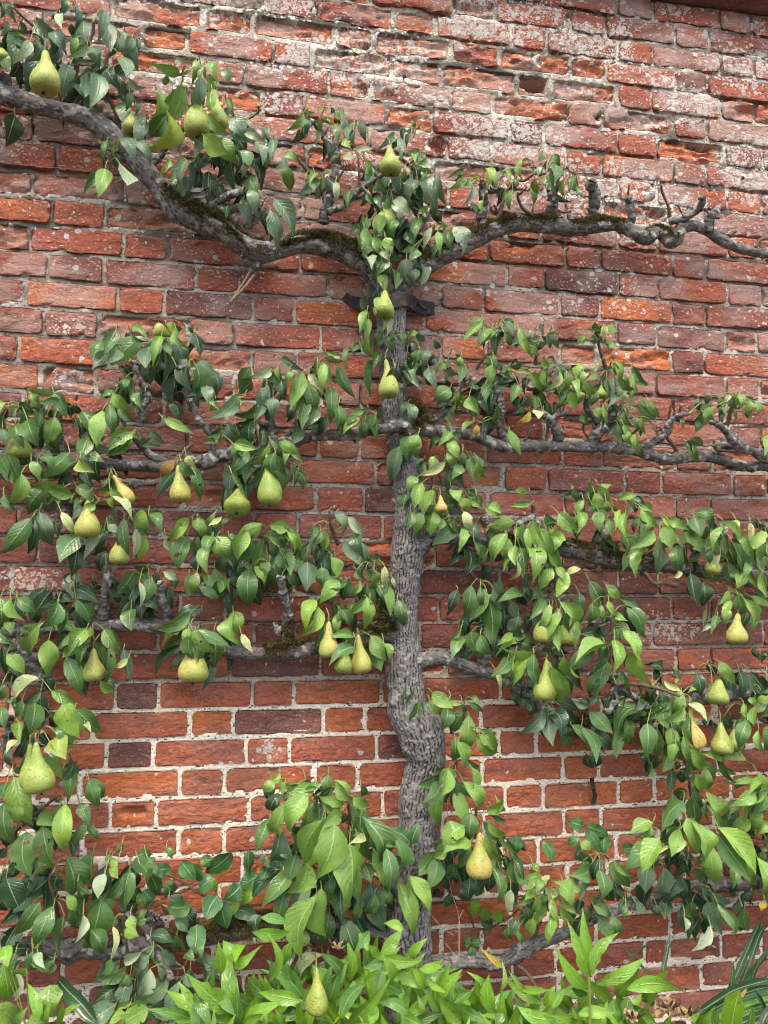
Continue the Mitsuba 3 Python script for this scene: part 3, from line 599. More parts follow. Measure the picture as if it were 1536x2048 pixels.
(0, 1024): """250 50 45 300 150 m;315 0 405 235 135 b;490 0 585 150 65 w;440 100 460 175 65 d;650 185 515 395 140 m;795 175 685 355 65 p;835 145 775 305 90 d;840 310 805 455 85 d;890 15 900 115 95 m;860 100 945 170 60 p;990 50 1030 315 85 m+;1090 5 1205 145 115 l;1190 15 1265 165 95 m;
1085 130 1075 355 60 p;1140 180 1125 365 95 l;1510 50 1345 215 135 l;1325 200 1390 315 55 p;1495 200 1435 430 145 m;600 480 590 665 110 d;690 570 765 665 100 d;600 610 745 705 110 d;605 695 710 885 120 m;410 630 280 830 125 d;460 715 335 905 130 m;560 720 470 670 70 d;
470 690 505 820 80 d;5 680 5 905 140 m;80 695 170 835 85 l;140 690 295 780 85 m;1075 475 930 645 115 m;1090 570 1015 775 105 d;1115 560 1130 735 55 p;1195 530 1175 690 105 m;1310 475 1410 535 75 p;1350 595 1370 760 95 d;1380 520 1395 605 80 d;1050 775 1060 935 115 m;
990 760 945 825 75 d;1190 755 1140 875 120 d;1180 435 1055 460 65 m;325 890 215 1135 165 l;440 915 610 965 85 m;690 940 570 1100 125 l;595 1035 510 1145 105 l;720 1015 640 1215 125 m;760 1040 810 1175 85 m;830 935 955 1110 105 m;870 1080 870 1350 100 m;1025 1170 915 1235 55 w;
800 1345 920 1415 75 l;390 1025 370 1290 135 l;530 1160 635 1425 125 m;620 1180 600 1390 105 d;660 1130 550 1185 80 d;310 1330 105 1485 110 w;330 1430 170 1530 65 m;345 1300 415 1435 95 d;410 1430 580 1520 105 l;500 1535 655 1760 145 l;680 1695 725 1760 45 w;25 1505 210 1745 115 b;
280 1525 240 1750 125 m;390 1605 490 1745 120 d;430 1730 585 1760 75 m;350 1760 390 1845 95 d;470 1785 525 1960 145 k2;400 1840 490 1960 65 p;150 1680 165 1835 105 l;165 1830 55 1910 55 w;70 1865 50 2035 125 d;55 1140 185 1275 110 l;20 1055 60 1290 85 d;0 955 90 1040 90 m;
100 1265 55 1375 110 d;20 1370 -5 1425 60 m;45 1400 -5 1490 70 m;250 1935 145 2050 65 m;540 2045 605 2005 60 m;560 1100 600 1200 90 d;700 1170 600 1260 80 d;230 1180 300 1280 60 d;100 1180 150 1300 90 d;330 1600 300 1720 80 d;180 1500 130 1620 80 m;380 1250 420 1330 80 d;
130 1740 200 1830 80 d;10 1560 40 1700 80 m;210 1800 160 1960 90 d;260 1780 330 1880 80 d;720 620 640 760 90 d;330 740 280 870 90 d;640 750 560 830 120 d;870 600 930 680 80 d;890 530 950 620 70 d;1150 680 1250 780 90 d;960 560 1000 660 80 d;1220 720 1190 820 80 d;200 760 250 850 70 d""",
(384, 1024): """40 45 85 195 85 l;80 105 185 0 45 l;115 115 220 55 45 w;100 125 85 300 125 m;150 275 120 460 115 l;200 190 305 355 115 l;215 295 300 495 125 b;40 480 10 640 80 l;180 460 225 660 110 m;240 545 255 660 65 m;560 95 380 175 90 l;445 150 380 360 125 l;350 195 290 205 55 m;
580 200 515 440 115 m;620 105 790 140 90 l;720 135 760 385 100 l;760 155 850 280 100 l;610 200 700 245 60 l;830 260 885 415 115 m;700 285 755 490 115 m;650 350 650 590 110 m;455 450 450 725 150 m;500 435 565 560 100 l;560 445 575 630 110 d;400 355 335 550 130 d;300 555 310 725 65 d;
275 640 300 815 85 d;925 400 915 600 165 b;800 455 835 590 95 m;950 235 915 395 95 b;960 115 925 215 80 m;995 185 970 335 65 b;1060 145 1060 280 95 l;1140 15 1205 165 95 b;1250 40 1375 165 90 p;1290 165 1350 350 105 b;1220 230 1335 410 115 b;1060 335 1105 535 110 d;
1110 360 1150 505 105 l;1175 545 1045 690 110 l;1245 535 1210 685 115 m;1345 545 1285 655 85 l;1390 455 1490 505 80 m;1455 455 1435 605 75 l;1400 395 1505 425 75 d;1480 575 1540 690 95 m;1400 580 1500 740 115 m;1400 680 1390 905 125 l;1430 990 1536 1165 115 l;
1430 1115 1505 1250 115 m;995 745 885 980 150 l;1065 895 1000 1055 95 m;1185 775 1250 905 120 m;1150 825 1160 955 75 l;1200 945 1220 1120 95 m;1205 735 1125 815 55 l;1300 1080 1125 1210 100 m+;330 825 370 1040 125 l;275 865 305 965 65 d;395 975 475 1110 60 w;
175 955 180 1210 135 m;265 990 275 1215 105 d;5 945 220 1110 100 l+;20 1050 75 1215 85 m+;150 1195 90 1395 75 d;-10 810 -260 930 100 m;0 870 -210 1045 90 m;-40 1050 -190 1255 110 d;-30 990 0 1160 100 m+;330 380 300 480 90 d;620 400 560 500 90 m;500 300 440 420 90 d;
340 480 380 600 90 d;760 420 690 520 80 d;880 460 860 580 70 d;1100 250 1060 360 80 d;1020 300 1000 420 80 d;20 200 30 340 90 m;130 500 140 620 80 m;20 330 60 470 90 d;60 600 200 680 70 m;1280 730 1290 850 70 m;1240 820 1260 940 80 d;1500 700 1540 820 80 d;1320 460 1370 540 60 m;
1480 480 1500 560 60 m;-20 930 -60 1050 60 l;870 380 800 440 80 m;660 220 640 340 70 m;300 200 320 330 70 m""",
(768, 1024): """210 0 195 125 105 m;300 0 255 155 95 l;400 -10 365 155 135 l;475 55 440 135 75 l;590 115 415 245 115 m;645 135 605 295 85 l;740 85 740 235 85 b;640 -5 695 140 85 w;720 235 730 375 110 m;670 285 665 465 135 d;800 230 815 365 55 d;820 420 795 530 70 d;1035 70 855 105 110 l;
985 165 885 395 135 l;1050 265 1050 405 75 l;1065 395 1015 530 55 w;1090 280 1120 515 115 m;1185 285 1190 520 140 l;1150 120 1155 305 85 l;1240 125 1320 345 115 l;1395 105 1330 240 115 l;1395 10 1545 145 115 l;1315 245 1425 455 135 l;1465 480 1385 655 105 l;1350 455 1255 605 95 l;
1460 495 1560 450 60 w;1440 550 1440 645 85 l;1150 500 1125 585 95 b;1200 560 1175 665 85 m;700 585 635 810 115 m;770 595 780 745 75 m;865 600 995 775 90 b;840 705 885 990 140 m;745 755 680 905 95 d;740 830 645 970 115 d;960 740 960 925 85 d;1020 715 1085 835 75 b;
1080 650 1150 765 85 d;1080 825 1085 990 160 b;1245 655 1185 835 85 m;1200 800 1170 915 105 d;1405 715 1500 955 140 l+;1405 795 1305 1005 90 l+;1400 900 1415 1075 120 l+;1520 795 1545 1005 95 m;700 955 735 1095 125 m;640 1000 555 1155 95 m;615 930 525 1015 65 m;770 985 865 1125 95 m;
750 1050 770 1165 75 m;660 1080 640 1195 115 d;1025 970 915 1060 75 l;1215 1105 1020 1150 90 l;1160 1175 1020 1370 115 l;1035 1180 935 1335 85 l;990 1175 880 1295 95 m;900 1275 935 1405 45 w;1200 1130 1225 1350 115 m+;1335 1245 1435 1480 135 l+;1440 1150 1545 1310 105 l;
1360 1150 1445 1295 95 m;1080 1350 1080 1535 125 d;1150 1420 1185 1505 80 d;1270 1585 1150 1765 130 b;1355 1585 1350 1840 130 b;1410 1545 1545 1690 120 d;1430 1785 1485 1850 85 m;210 1375 110 1565 115 m;240 1430 190 1565 85 m;290 1495 300 1745 120 m;385 1440 520 1550 105 l;
505 1560 460 1725 100 m;510 1520 610 1540 45 l;680 1525 785 1595 55 m;700 1485 765 1530 55 m;680 1625 680 1845 115 l;745 1735 900 1905 120 l;590 1835 605 2045 125 l;375 2025 490 2045 70 m;1360 1020 1435 1145 80 d;30 590 70 805 75 l;5 430 25 610 60 w;110 700 155 900 100 m;
0 1050 30 1160 65 l;560 60 540 190 80 m;500 100 520 220 80 d;700 160 690 280 80 d;760 300 800 400 80 d;860 130 830 230 70 m;1000 360 990 460 80 d;1180 620 1140 720 80 d;1290 560 1260 660 80 m;1250 350 1300 460 90 d;1380 440 1440 540 80 l;900 640 900 760 80 m;800 880 780 980 80 d;
900 980 880 1100 90 d;980 1060 940 1180 80 d;870 1050 1000 1150 110 d;1100 1020 1180 1080 80 m;1320 1080 1400 1180 80 d;1260 440 1280 540 80 m;1030 1260 1080 1370 90 d;1140 1300 1200 1420 90 d;1460 1320 1500 1440 90 m;1380 1420 1340 1500 80 m;1260 200 1220 300 80 l;1060 120 1080 220 60 l;1290 20 1330 130 80 m;1400 200 1370 290 80 l;620 1090 560 1180 80 d;1200 1500 1160 1600 80 d;1140 1530 1180 1620 80 d""",
(1152, 1024): """40 -5 15 150 90 l;180 -5 180 115 95 l;215 110 145 255 85 d;230 255 180 400 95 d;305 260 345 400 95 d;380 160 425 335 100 m;300 5 320 115 75 l;400 10 400 190 140 l;540 -10 645 115 115 l;565 105 445 270 95 l;625 160 475 305 105 l;560 285 475 480 105 l;615 305 605 430 95 d;
660 260 645 470 125 m;700 110 755 275 115 l;740 60 875 130 95 l;780 155 840 280 90 w;795 285 820 480 105 m;865 165 985 280 95 l;950 40 1000 175 145 m;1050 205 1050 370 95 m;990 305 980 425 90 d;1100 180 1235 350 110 m;1130 80 1170 195 95 d;1180 70 1330 190 70 l;1250 240 1330 470 140 m;
1155 340 1105 500 65 w;1215 395 1230 565 105 m;1345 475 1295 590 100 l;1295 150 1385 305 70 l;1395 85 1380 220 60 w;1480 95 1540 180 95 d;1400 455 1450 600 85 l;1490 475 1535 650 85 l;1430 275 1495 370 90 l;1400 335 1425 435 85 m;1500 205 1540 340 80 m;915 485 930 690 130 d;
1020 560 1040 740 135 d;1010 470 1140 545 75 m;780 525 835 490 60 w;1325 645 1215 590 85 l;1245 705 1175 830 75 l;1205 755 1165 880 75 l;1350 700 1425 880 110 l;1440 780 1400 945 85 m;1300 800 1310 875 55 m;1400 675 1540 750 65 l;1430 645 1505 690 70 m;1130 825 1085 930 65 m;
1090 895 1020 950 55 p;105 545 215 750 115 m;25 645 50 800 85 b;130 730 115 880 105 m;255 605 345 685 85 l;260 705 315 820 55 l;360 700 500 765 65 m;400 750 485 950 135 m;310 815 385 855 60 l;225 870 70 975 120 b;530 835 575 1000 65 l;250 1075 30 1165 150 l;310 895 345 1020 75 m;
375 950 485 1150 120 l;310 1020 285 1270 120 l;430 1130 560 1370 125 l;250 1195 155 1445 125 m;190 1295 110 1440 95 m;370 1275 455 1480 110 m;280 1310 325 1390 70 d;0 855 0 1060 100 l;0 1190 20 1400 110 m;690 1280 620 1230 80 d;620 1260 680 1365 65 d;580 1355 590 1485 55 d;
660 1380 700 1570 85 d;630 1400 640 1570 75 d;705 1350 830 1425 75 w;830 1420 760 1615 120 l;865 1560 735 1665 100 l;730 1535 590 1650 105 m;895 1535 1035 1655 85 w;530 1560 310 1730 115 m;430 1705 365 1945 150 m;570 1690 560 1940 130 m;650 1735 640 1940 125 m;770 1725 750 1890 105 l;
800 1655 845 1770 105 m;910 1640 945 1850 115 m+;860 1790 910 1990 95 l;920 1880 1040 2045 105 l;800 1850 765 1990 95 l;640 1945 605 2055 105 d;740 1930 695 2060 115 m;830 2000 800 2060 90 d;1005 1935 1155 2025 75 l;1145 1965 1395 2000 80 l;90 1565 -5 1515 70 b;
110 1590 265 1745 115 m;45 1720 135 1960 110 m;140 1760 255 1885 95 d;130 1900 130 2035 95 d;170 1470 125 1540 80 d;260 1500 240 1565 70 d;365 1560 405 1630 70 d;960 1285 1000 1440 95 d;810 1270 800 1345 75 d;1050 1200 1095 1300 85 d;1145 1195 1255 1340 85 l;1120 1320 1205 1385 65 m;
1090 1365 1100 1440 70 m;1305 1270 1310 1470 105 d;1390 1275 1530 1470 130 d;1390 1480 1425 1545 65 l;1450 1520 1550 1500 75 l;1440 1550 1440 1690 65 l;1180 1640 1200 1720 85 d;1100 1690 1115 1765 75 d;1370 1670 1310 1870 115 m+;1320 1650 1290 1750 70 m;1460 1740 1505 1905 75 l;
1480 1115 1550 1200 80 d;930 1395 905 1435 50 l;930 1500 1000 1545 55 l;700 220 670 320 80 m;900 100 940 200 80 m;1060 120 1020 220 80 m;1180 200 1200 320 80 m;1340 240 1400 360 80 l;1280 60 1300 160 60 l;760 100 740 200 70 l;500 40 520 150 80 m;480 180 560 280 80 m;
640 1500 560 1580 80 m;700 1600 740 1720 90 m;560 1620 520 1720 80 d;870 1720 840 1840 90 m;440 1120 400 1230 80 m;500 1500 460 1600 80 d;160 900 230 1000 80 m;330 800 300 900 80 m;60 760 40 880 90 d;1450 360 1470 470 80 m;1380 420 1350 520 70 m;1260 420 1200 480 70 m;
720 1880 780 1990 90 m;560 1930 590 2020 80 d;960 1950 930 2050 90 m;700 1780 690 1900 90 d;1080 300 1070 400 60 m;300 1440 340 1540 60 d""",
(0, 1536): """110 75 245 410 190 l;40 275 80 580 120 m;60 110 15 230 85 m;120 300 150 440 100 l;210 510 260 810 150 m;340 460 410 785 130 m;280 420 350 490 80 d;350 310 435 440 120 l;520 285 515 610 165 l;550 0 530 225 120 m;710 95 785 295 95 m;635 280 705 435 80 m;690 430 590 590 65 m;
530 710 600 990 175 m;550 580 575 700 65 d;60 640 0 710 90 d;50 875 140 1160 145 d;30 820 0 960 90 d;390 880 210 1000 110 d;275 845 225 1010 100 d;390 920 160 1140 165 d;470 880 510 965 80 d;430 1105 300 1380 120 m;515 1175 520 1445 115 m;530 1025 605 1125 90 l;570 1105 590 1260 95 m;
840 785 745 1060 125 d;840 845 780 1015 90 p;1040 825 1030 1075 130 m;985 870 865 1030 85 m;810 1050 720 1390 185 m;720 1295 810 1465 150 m;665 1175 620 1370 75 p;905 1265 910 1480 45 w;1120 770 1185 895 85 m;1180 720 1235 795 65 m;945 735 890 800 80 l;890 775 925 865 55 l;
960 1040 1055 1145 95 d;1000 1290 1095 1340 110 l;1335 1110 1490 1090 120 m;1170 1210 1090 1250 60 m;1415 1335 1430 1440 100 m;1410 1170 1510 1285 110 b;1135 1470 1005 1530 110 p;1195 1500 1085 1600 95 b;1300 1450 1450 1570 120 b;1240 1480 1330 1565 95 m;1000 1585 800 1715 110 m;
890 1530 840 1645 60 m;1040 1665 965 1930 110 b;1200 1605 1115 1810 130 p;1260 1580 1315 1710 80 b;1355 1665 1085 1860 115 b;1070 1780 1080 1860 80 d;1445 1700 1400 1960 100 b;1415 1850 1205 1905 135 b;1475 1855 1420 2010 75 b;925 1895 690 2050 145 b;1185 1920 970 2060 150 l;
1190 1940 1265 2055 85 m;1005 1960 855 2055 80 l;1330 2000 1390 2060 80 b;1490 1480 1545 1530 85 m;1480 1640 1545 1740 80 b;140 1245 30 1460 150 d;90 1410 230 1440 100 d;260 1465 275 1610 100 m;300 1475 355 1600 65 p;240 1560 375 1635 75 m;275 1445 335 1400 60 m;175 1535 80 1710 75 m;
135 1620 115 1835 65 p;560 880 640 960 80 d;640 960 700 1060 80 d;460 1000 420 1090 70 d;210 1000 160 1080 90 d;300 720 340 820 80 m;170 620 200 760 90 d;120 760 60 880 90 d;20 460 60 620 90 d;240 880 300 960 90 d;900 1270 980 1420 100 d;820 1260 790 1380 80 d;1000 1640 1010 1760 80 m;
1280 1780 1300 1900 80 b;1460 1760 1520 1860 80 b;1100 1900 1060 2000 80 m;430 1560 390 1650 70 m;330 1290 300 1400 80 m;920 930 900 1040 70 d;1090 1080 1040 1160 70 d;1230 1060 1190 1150 70 d""",
(384, 1536): """760 125 895 85 65 m;745 110 725 195 95 l;660 110 575 180 90 m;690 200 620 345 90 d;725 210 680 275 60 b;910 95 930 190 120 d;1005 160 890 190 65 m;1120 150 1000 235 115 m;1155 105 1300 235 95 l;1290 225 1400 300 85 l;1210 290 1035 235 80 l;1040 275 1200 350 120 l;
770 260 675 480 115 l;925 200 795 470 165 m+;950 320 865 575 140 l;1040 415 920 695 175 m+;1190 350 1045 465 95 m;1140 440 1010 830 225 m+;1260 605 1275 1095 175 l+;1230 615 1195 805 95 b;1205 735 1075 985 145 d;1370 390 1510 750 165 m;1290 285 1325 490 90 d;1385 540 1285 590 75 w;
1280 505 1395 545 80 l;1450 640 1545 945 130 l;1430 915 1530 1260 165 b;1200 890 1205 1195 160 d;795 825 585 1050 150 m;920 750 795 980 130 m;775 915 735 1195 110 m;930 870 825 1145 140 b;950 895 845 1165 60 p;1035 845 910 1095 145 d;1085 1000 1125 1145 120 d;
1000 1025 895 1465 165 m+;1100 1150 1060 1400 120 d;1150 1180 1165 1340 130 d;1215 1205 1310 1475 140 d;1330 1060 1300 1205 130 d;620 405 530 640 105 d;705 475 550 695 130 b;565 680 575 765 60 p;780 460 805 650 110 d;1520 560 1500 710 95 d;835 1110 770 1225 95 p;850 1150 865 1245 45 w;
850 1400 570 1610 95 d;875 1500 765 1645 65 p;1045 1495 870 1690 90 w;10 1535 165 1720 120 b;830 620 760 740 100 d;880 500 840 640 100 d;1100 650 1060 760 100 d;1000 1080 950 1200 100 d;1270 900 1310 1060 120 d;1380 760 1430 900 110 m;1330 560 1330 640 90 m;1460 1000 1400 1160 100 d;
960 260 1000 360 80 d;1200 460 1160 580 90 m;1100 880 1130 1010 110 d;860 700 820 830 90 d;700 640 780 720 80 d;1390 1100 1420 1220 90 d;1050 1250 1010 1400 90 d;1200 1280 1170 1400 90 d""",
(768, 1536): """360 20 445 45 60 m;510 5 435 205 115 l;425 110 345 255 95 m;485 195 425 455 110 l;560 60 545 265 95 m;610 195 610 345 95 m;700 -5 755 195 85 l;635 110 745 310 115 l;825 355 965 250 90 l;640 465 490 605 135 l;695 585 515 625 120 l;695 615 595 790 95 m;565 635 560 755 105 d;
525 730 465 905 95 d;560 760 570 895 85 m;815 530 955 740 115 l;830 435 965 510 65 l;900 505 1050 710 85 m;820 575 870 790 85 m;1030 705 1180 885 115 m;860 775 895 1050 85 m;930 815 1025 1005 105 m;1015 975 990 1145 65 p;1040 835 1055 1085 75 d;685 885 660 1050 140 d;850 825 830 975 105 d;
620 785 635 930 85 d;630 955 650 1065 80 d;500 640 405 710 85 l;225 685 440 870 120 m;430 720 360 945 115 m;205 865 360 1115 115 l;110 900 210 1290 140 l;20 645 35 960 115 m+;75 700 150 775 75 m;0 975 65 1085 85 m;1255 870 1130 880 55 l;1240 885 1225 980 85 l;1320 855 1305 935 90 w;
1365 910 1485 1080 105 l;1285 950 1345 1035 90 w;1230 975 1145 1055 85 l;1145 955 1075 1090 65 m;1170 1000 1085 1160 85 m;1245 1010 1185 1160 65 l;1340 1035 1395 1225 65 l;1325 1145 1300 1370 105 l;1195 1200 1175 1330 80 l;1060 1205 1005 1325 85 b;1070 1285 1095 1405 85 m;
1415 1100 1530 1225 55 l;780 600 820 700 70 d;730 900 760 1000 90 d;900 600 920 720 80 d;1000 860 1000 980 70 d;590 560 560 640 80 m;520 640 540 740 80 d;960 700 990 820 80 d;300 760 330 900 80 d;60 800 110 900 90 m;1300 1000 1280 1100 70 m;1200 880 1150 960 60 l;1400 980 1340 1060 70 w""",
(1152, 1536): """930 230 955 415 115 m;860 265 715 465 140 m;1040 190 1195 350 110 l;975 45 1000 190 85 l;770 20 745 185 85 d;870 -5 845 105 95 d;1030 -10 1060 140 85 l;610 -5 585 65 70 m;615 435 460 515 110 l;670 565 535 790 150 l+;560 540 620 620 100 d;830 490 735 710 120 l;775 615 625 725 45 w;
930 435 975 735 145 l+;815 495 800 670 105 l;745 505 740 630 105 d;1140 480 1355 795 170 l+;1070 605 1100 910 165 l+;905 675 885 840 130 d;835 685 805 810 110 d;1385 405 1260 550 115 l;1140 355 1205 490 65 l;1240 360 1200 425 75 d;1505 225 1360 385 110 l;1435 200 1275 290 105 l;
1490 125 1390 195 100 l;1450 40 1545 265 110 l;1430 90 1240 115 65 l;1420 415 1420 525 95 d;1510 535 1535 650 80 m;1400 600 1495 690 80 d;1450 715 1450 985 135 l;1280 775 1260 940 85 l;1340 720 1385 840 90 d;700 790 690 1010 145 b;600 915 555 1110 150 d;800 850 765 1020 95 d;
850 880 865 1045 85 d;1000 945 1105 1085 110 d;1070 950 1135 1065 90 d;1055 1065 1155 1305 115 b;930 1065 950 1205 125 m;840 1115 880 1290 105 d;870 1195 870 1300 50 p;1135 1080 1245 1315 95 m;1040 1200 1105 1340 80 d;1075 1260 955 1440 75 p;995 1190 965 1375 70 d;955 800 975 880 60 m;
480 1080 565 1155 75 b;400 1100 390 1195 55 m;640 1090 655 1175 95 d;1350 1120 1380 1285 95 m;1310 1060 1220 1100 80 d;1390 980 1330 1060 80 d;35 590 110 645 75 l;15 650 115 735 85 m;115 780 0 865 95 m;265 765 425 970 110 m;300 745 440 855 65 l;190 815 180 1035 125 m;105 825 30 1035 65 b;
230 875 300 1055 120 d;310 900 335 1055 90 d;40 1060 5 1155 105 d;195 1040 155 1115 80 d;135 1100 260 1185 95 m;175 1185 275 1345 105 m;285 1165 315 1340 95 m;55 1190 -5 1340 90 d;1505 1080 1485 1140 65 y;60 740 20 800 80 m;1000 700 1020 800 90 d;1180 700 1240 800 90 d;700 640 640 740 100 d;
760 700 740 800 100 d;1250 560 1300 700 100 d;1450 330 1500 430 90 m;1050 300 1100 400 80 m;880 420 800 520 90 m;1320 480 1360 600 90 d;1500 660 1470 760 90 m;1000 1030 1040 1180 90 d;920 960 960 1060 90 d;780 950 740 1060 90 d;640 700 580 800 80 d;1500 860 1520 980 90 d;1350 860 1400 960 80 d;1280 260 1240 350 80 m"""}


# ---------------------------------------------------------------- the espalier pear tree: trunk, arms, spurs
tree = thing('pear_tree', 'old espalier pear tree trained flat on the wall, with fissured grey trunk', 'tree')


def wood(path, name, young=1.0, rough_=0.12, sides=18, step=0.007, fiss=0.0, knob=0.0, bsdf='bark', seed=0, parent=None):
    """A limb along (px, py, radius px, distance from the wall m)."""
    P = []
    for q in path:
        p = at(q[0], q[1], q[3])
        P.append([*p, q[2] * np.linalg.norm(p - EYE) / FOCAL])
    P = np.array(P)
    n = max(8, int(np.linalg.norm(np.diff(P[:, :3], axis=0), axis=1).sum() / step))
    C = spline(P, n)
    r = np.maximum(C[:, 3], 0.0012)
    C = C[:, :3] + (0.25 * r)[:, None] * (np.stack([meshkit.noise(C[:, :3] * 22 + 7 * j, seed) for j in range(3)], -1) - 0.5)
    t, nn, b = frames(C)
    a = np.linspace(0, 2 * np.pi, sides, endpoint=False)
    D = np.cos(a)[None, :, None] * nn[:, None] + np.sin(a)[None, :, None] * b[:, None]
    Q = C[:, None] + r[:, None, None] * D
    rr = r[:, None] * (1 + rough_ * 2 * (meshkit.fbm(Q * 30, 3, seed) - 0.5)) + 0.0014 * (meshkit.fbm(Q * 120, 2, seed + 5) - 0.5)
    S_ = np.cumsum(np.r_[0, np.linalg.norm(np.diff(C, axis=0), axis=1)])[:, None]
    if not fiss and bsdf == 'bark':       # ring wrinkles, swellings and old bud scars
        rr = rr + (0.0011 + 0.03 * r[:, None]) * (1 - abs(2 * meshkit.noise(np.stack([S_ / 0.006 + 0.7 * np.sin(a)[None], 0.5 * np.cos(a)[None] + 0 * S_, 0 * S_ + seed + 0 * a[None]], -1), 3) - 1)) ** 2
    if bsdf == 'bark' and not knob:
        kb = np.random.default_rng(seed + 77)
        for _ in range(int(S_[-1, 0] / 0.055)):
            i0, j0 = kb.integers(n), kb.integers(sides)
            w0 = kb.uniform(.006, .013)
            rr = rr + min(0.010, 0.5 * r[i0]) * kb.uniform(.3, 1) * np.exp(-(np.linalg.norm(Q - Q[i0, j0], axis=-1) / w0) ** 2)
    if knob:
        s = np.arange(n)[:, None] * step
        rr = rr * (1 + knob * (2 * meshkit.noise(np.stack([s / 0.016, 0 * s, 0 * s], -1), seed + 9) - 0.9)) + knob * 0.020 * (meshkit.fbm(Q * 110, 3, seed + 3) - 0.45) + knob * 0.010 * (1 - abs(2 * meshkit.noise(np.stack([s / 0.0045, 0 * s, 0 * s + seed], -1), 4) - 1)) ** 3
    plate = np.ones((n, sides))
    if fiss:
        L = np.cumsum(np.r_[0, np.linalg.norm(np.diff(C, axis=0), axis=1)])[:, None] + 0 * a[None]
        A = a[None] * r.mean() + 0 * L
        per = 2 * np.pi * r.mean()
        cols = max(6, int(round(per / 0.0105)))
        w1 = meshkit.fbm(Q * 24, 3, seed + 21) - 0.5
        w2 = meshkit.fbm(Q * 55 + 9, 3, seed + 22) - 0.5
        cx = A / per * cols + w1 * 1.5 + w2 * 0.9
        col = np.floor(cx)
        hc = (np.sin((col % cols) * 91.7) * 43758.5453) % 1
        fx = abs(cx - col - 0.5) * 2
        ly = L / (0.008 + 0.013 * hc) + 3.7 * hc * 9 + w1 * 1.6 + w2 * 1.6 + 0.5 * (cx - col)
        row = np.floor(ly)
        fy = abs(ly - row - 0.5) * 2
        hsh = (np.sin((col % cols) * 127.1 + row * 311.7) * 43758.5453) % 1
        deep = 0.25 + 1.5 * meshkit.fbm(Q * [30, 30, 16] + 3, 3, seed + 23)
        gx_ = np.clip((fx - 0.74 + 0.3 * w2) / 0.20, 0, 1)
        gy_ = np.clip((fy - 0.80) / 0.17, 0, 1) * (hsh > 0.35)
        crack = np.clip(np.maximum(gx_, gy_ * 0.8) * deep, 0, 1)
        plate = 1 - crack
        rr = rr - fiss * crack + fiss * 0.45 * (hsh - 0.5) + fiss * 0.9 * w2
        plate = plate * (0.72 + 0.28 * hsh)
    if fiss > 0.004:
        for kx, ky, kr in ((876, 1494, .013), (798, 1436, .010), (838, 1585, .009), (806, 1812, .012), (822, 1335, .009), (792, 740, .008), (822, 1050, .010)):
            kd = np.linalg.norm(Q - at(kx, ky, 0.125), axis=-1)
            rr = rr + 0.0035 * np.exp(-((kd - kr) / (0.5 * kr))**2) - 0.009 * np.exp(-(kd / (0.55 * kr))**2)
    V = C[:, None] + rr[..., None] * D
    vv = np.vstack([V.reshape(-1, 3), C[0] - t[0] * r[0] * 0.3, C[-1] + t[-1] * r[-1] * 0.45])
    m = n * sides; j = np.arange(sides); k = (j + 1) % sides; e = (n - 1) * sides
    F = np.vstack([grid_faces(n, sides, True), np.c_[np.full(sides, m), j, k], np.c_[np.full(sides, m + 1), e + k, e + j]])[:, [0, 2, 1]]
    yv = young if np.isscalar(young) else np.repeat(np.interp(np.linspace(0, 1, n), np.linspace(0, 1, len(young)), young), sides)
    uv = np.stack([np.r_[plate.ravel(), 1, 1], np.r_[np.broadcast_to(yv, (m,)), 1, 1]], -1)
    return put(name, (vv, F), bsdf, parent or tree, True, uv)


D0 = 0.072
TRUNK = [(779, 556, 29, .075), (780, 590, 29, D0), (783, 640, 28, D0), (784, 700, 26, D0), (788, 780, 26, D0), (797, 860, 27, D0), (813, 940, 27, D0), (818, 1000, 28, D0), (819, 1050, 31, D0), (814, 1110, 33, D0),
         (811, 1160, 29, D0), (809, 1210, 28, D0), (806, 1250, 28, D0), (805, 1300, 33, D0), (807, 1340, 36, D0), (813, 1400, 37, .078), (828, 1445, 43, .085), (846, 1485, 43, .088), (850, 1525, 36, .085), (840, 1565, 34, .085),
         (834, 1610, 34, .085), (833, 1680, 37, .087), (825, 1760, 39, .09), (817, 1840, 40, .092), (817, 1910, 40, .094), (818, 1990, 43, .096), (818, 2080, 50, .10), (818, 2140, 62, .10)]
wood(TRUNK, 'trunk', young=0.0, rough_=0.07, sides=120, step=0.0026, fiss=0.0038, seed=3)
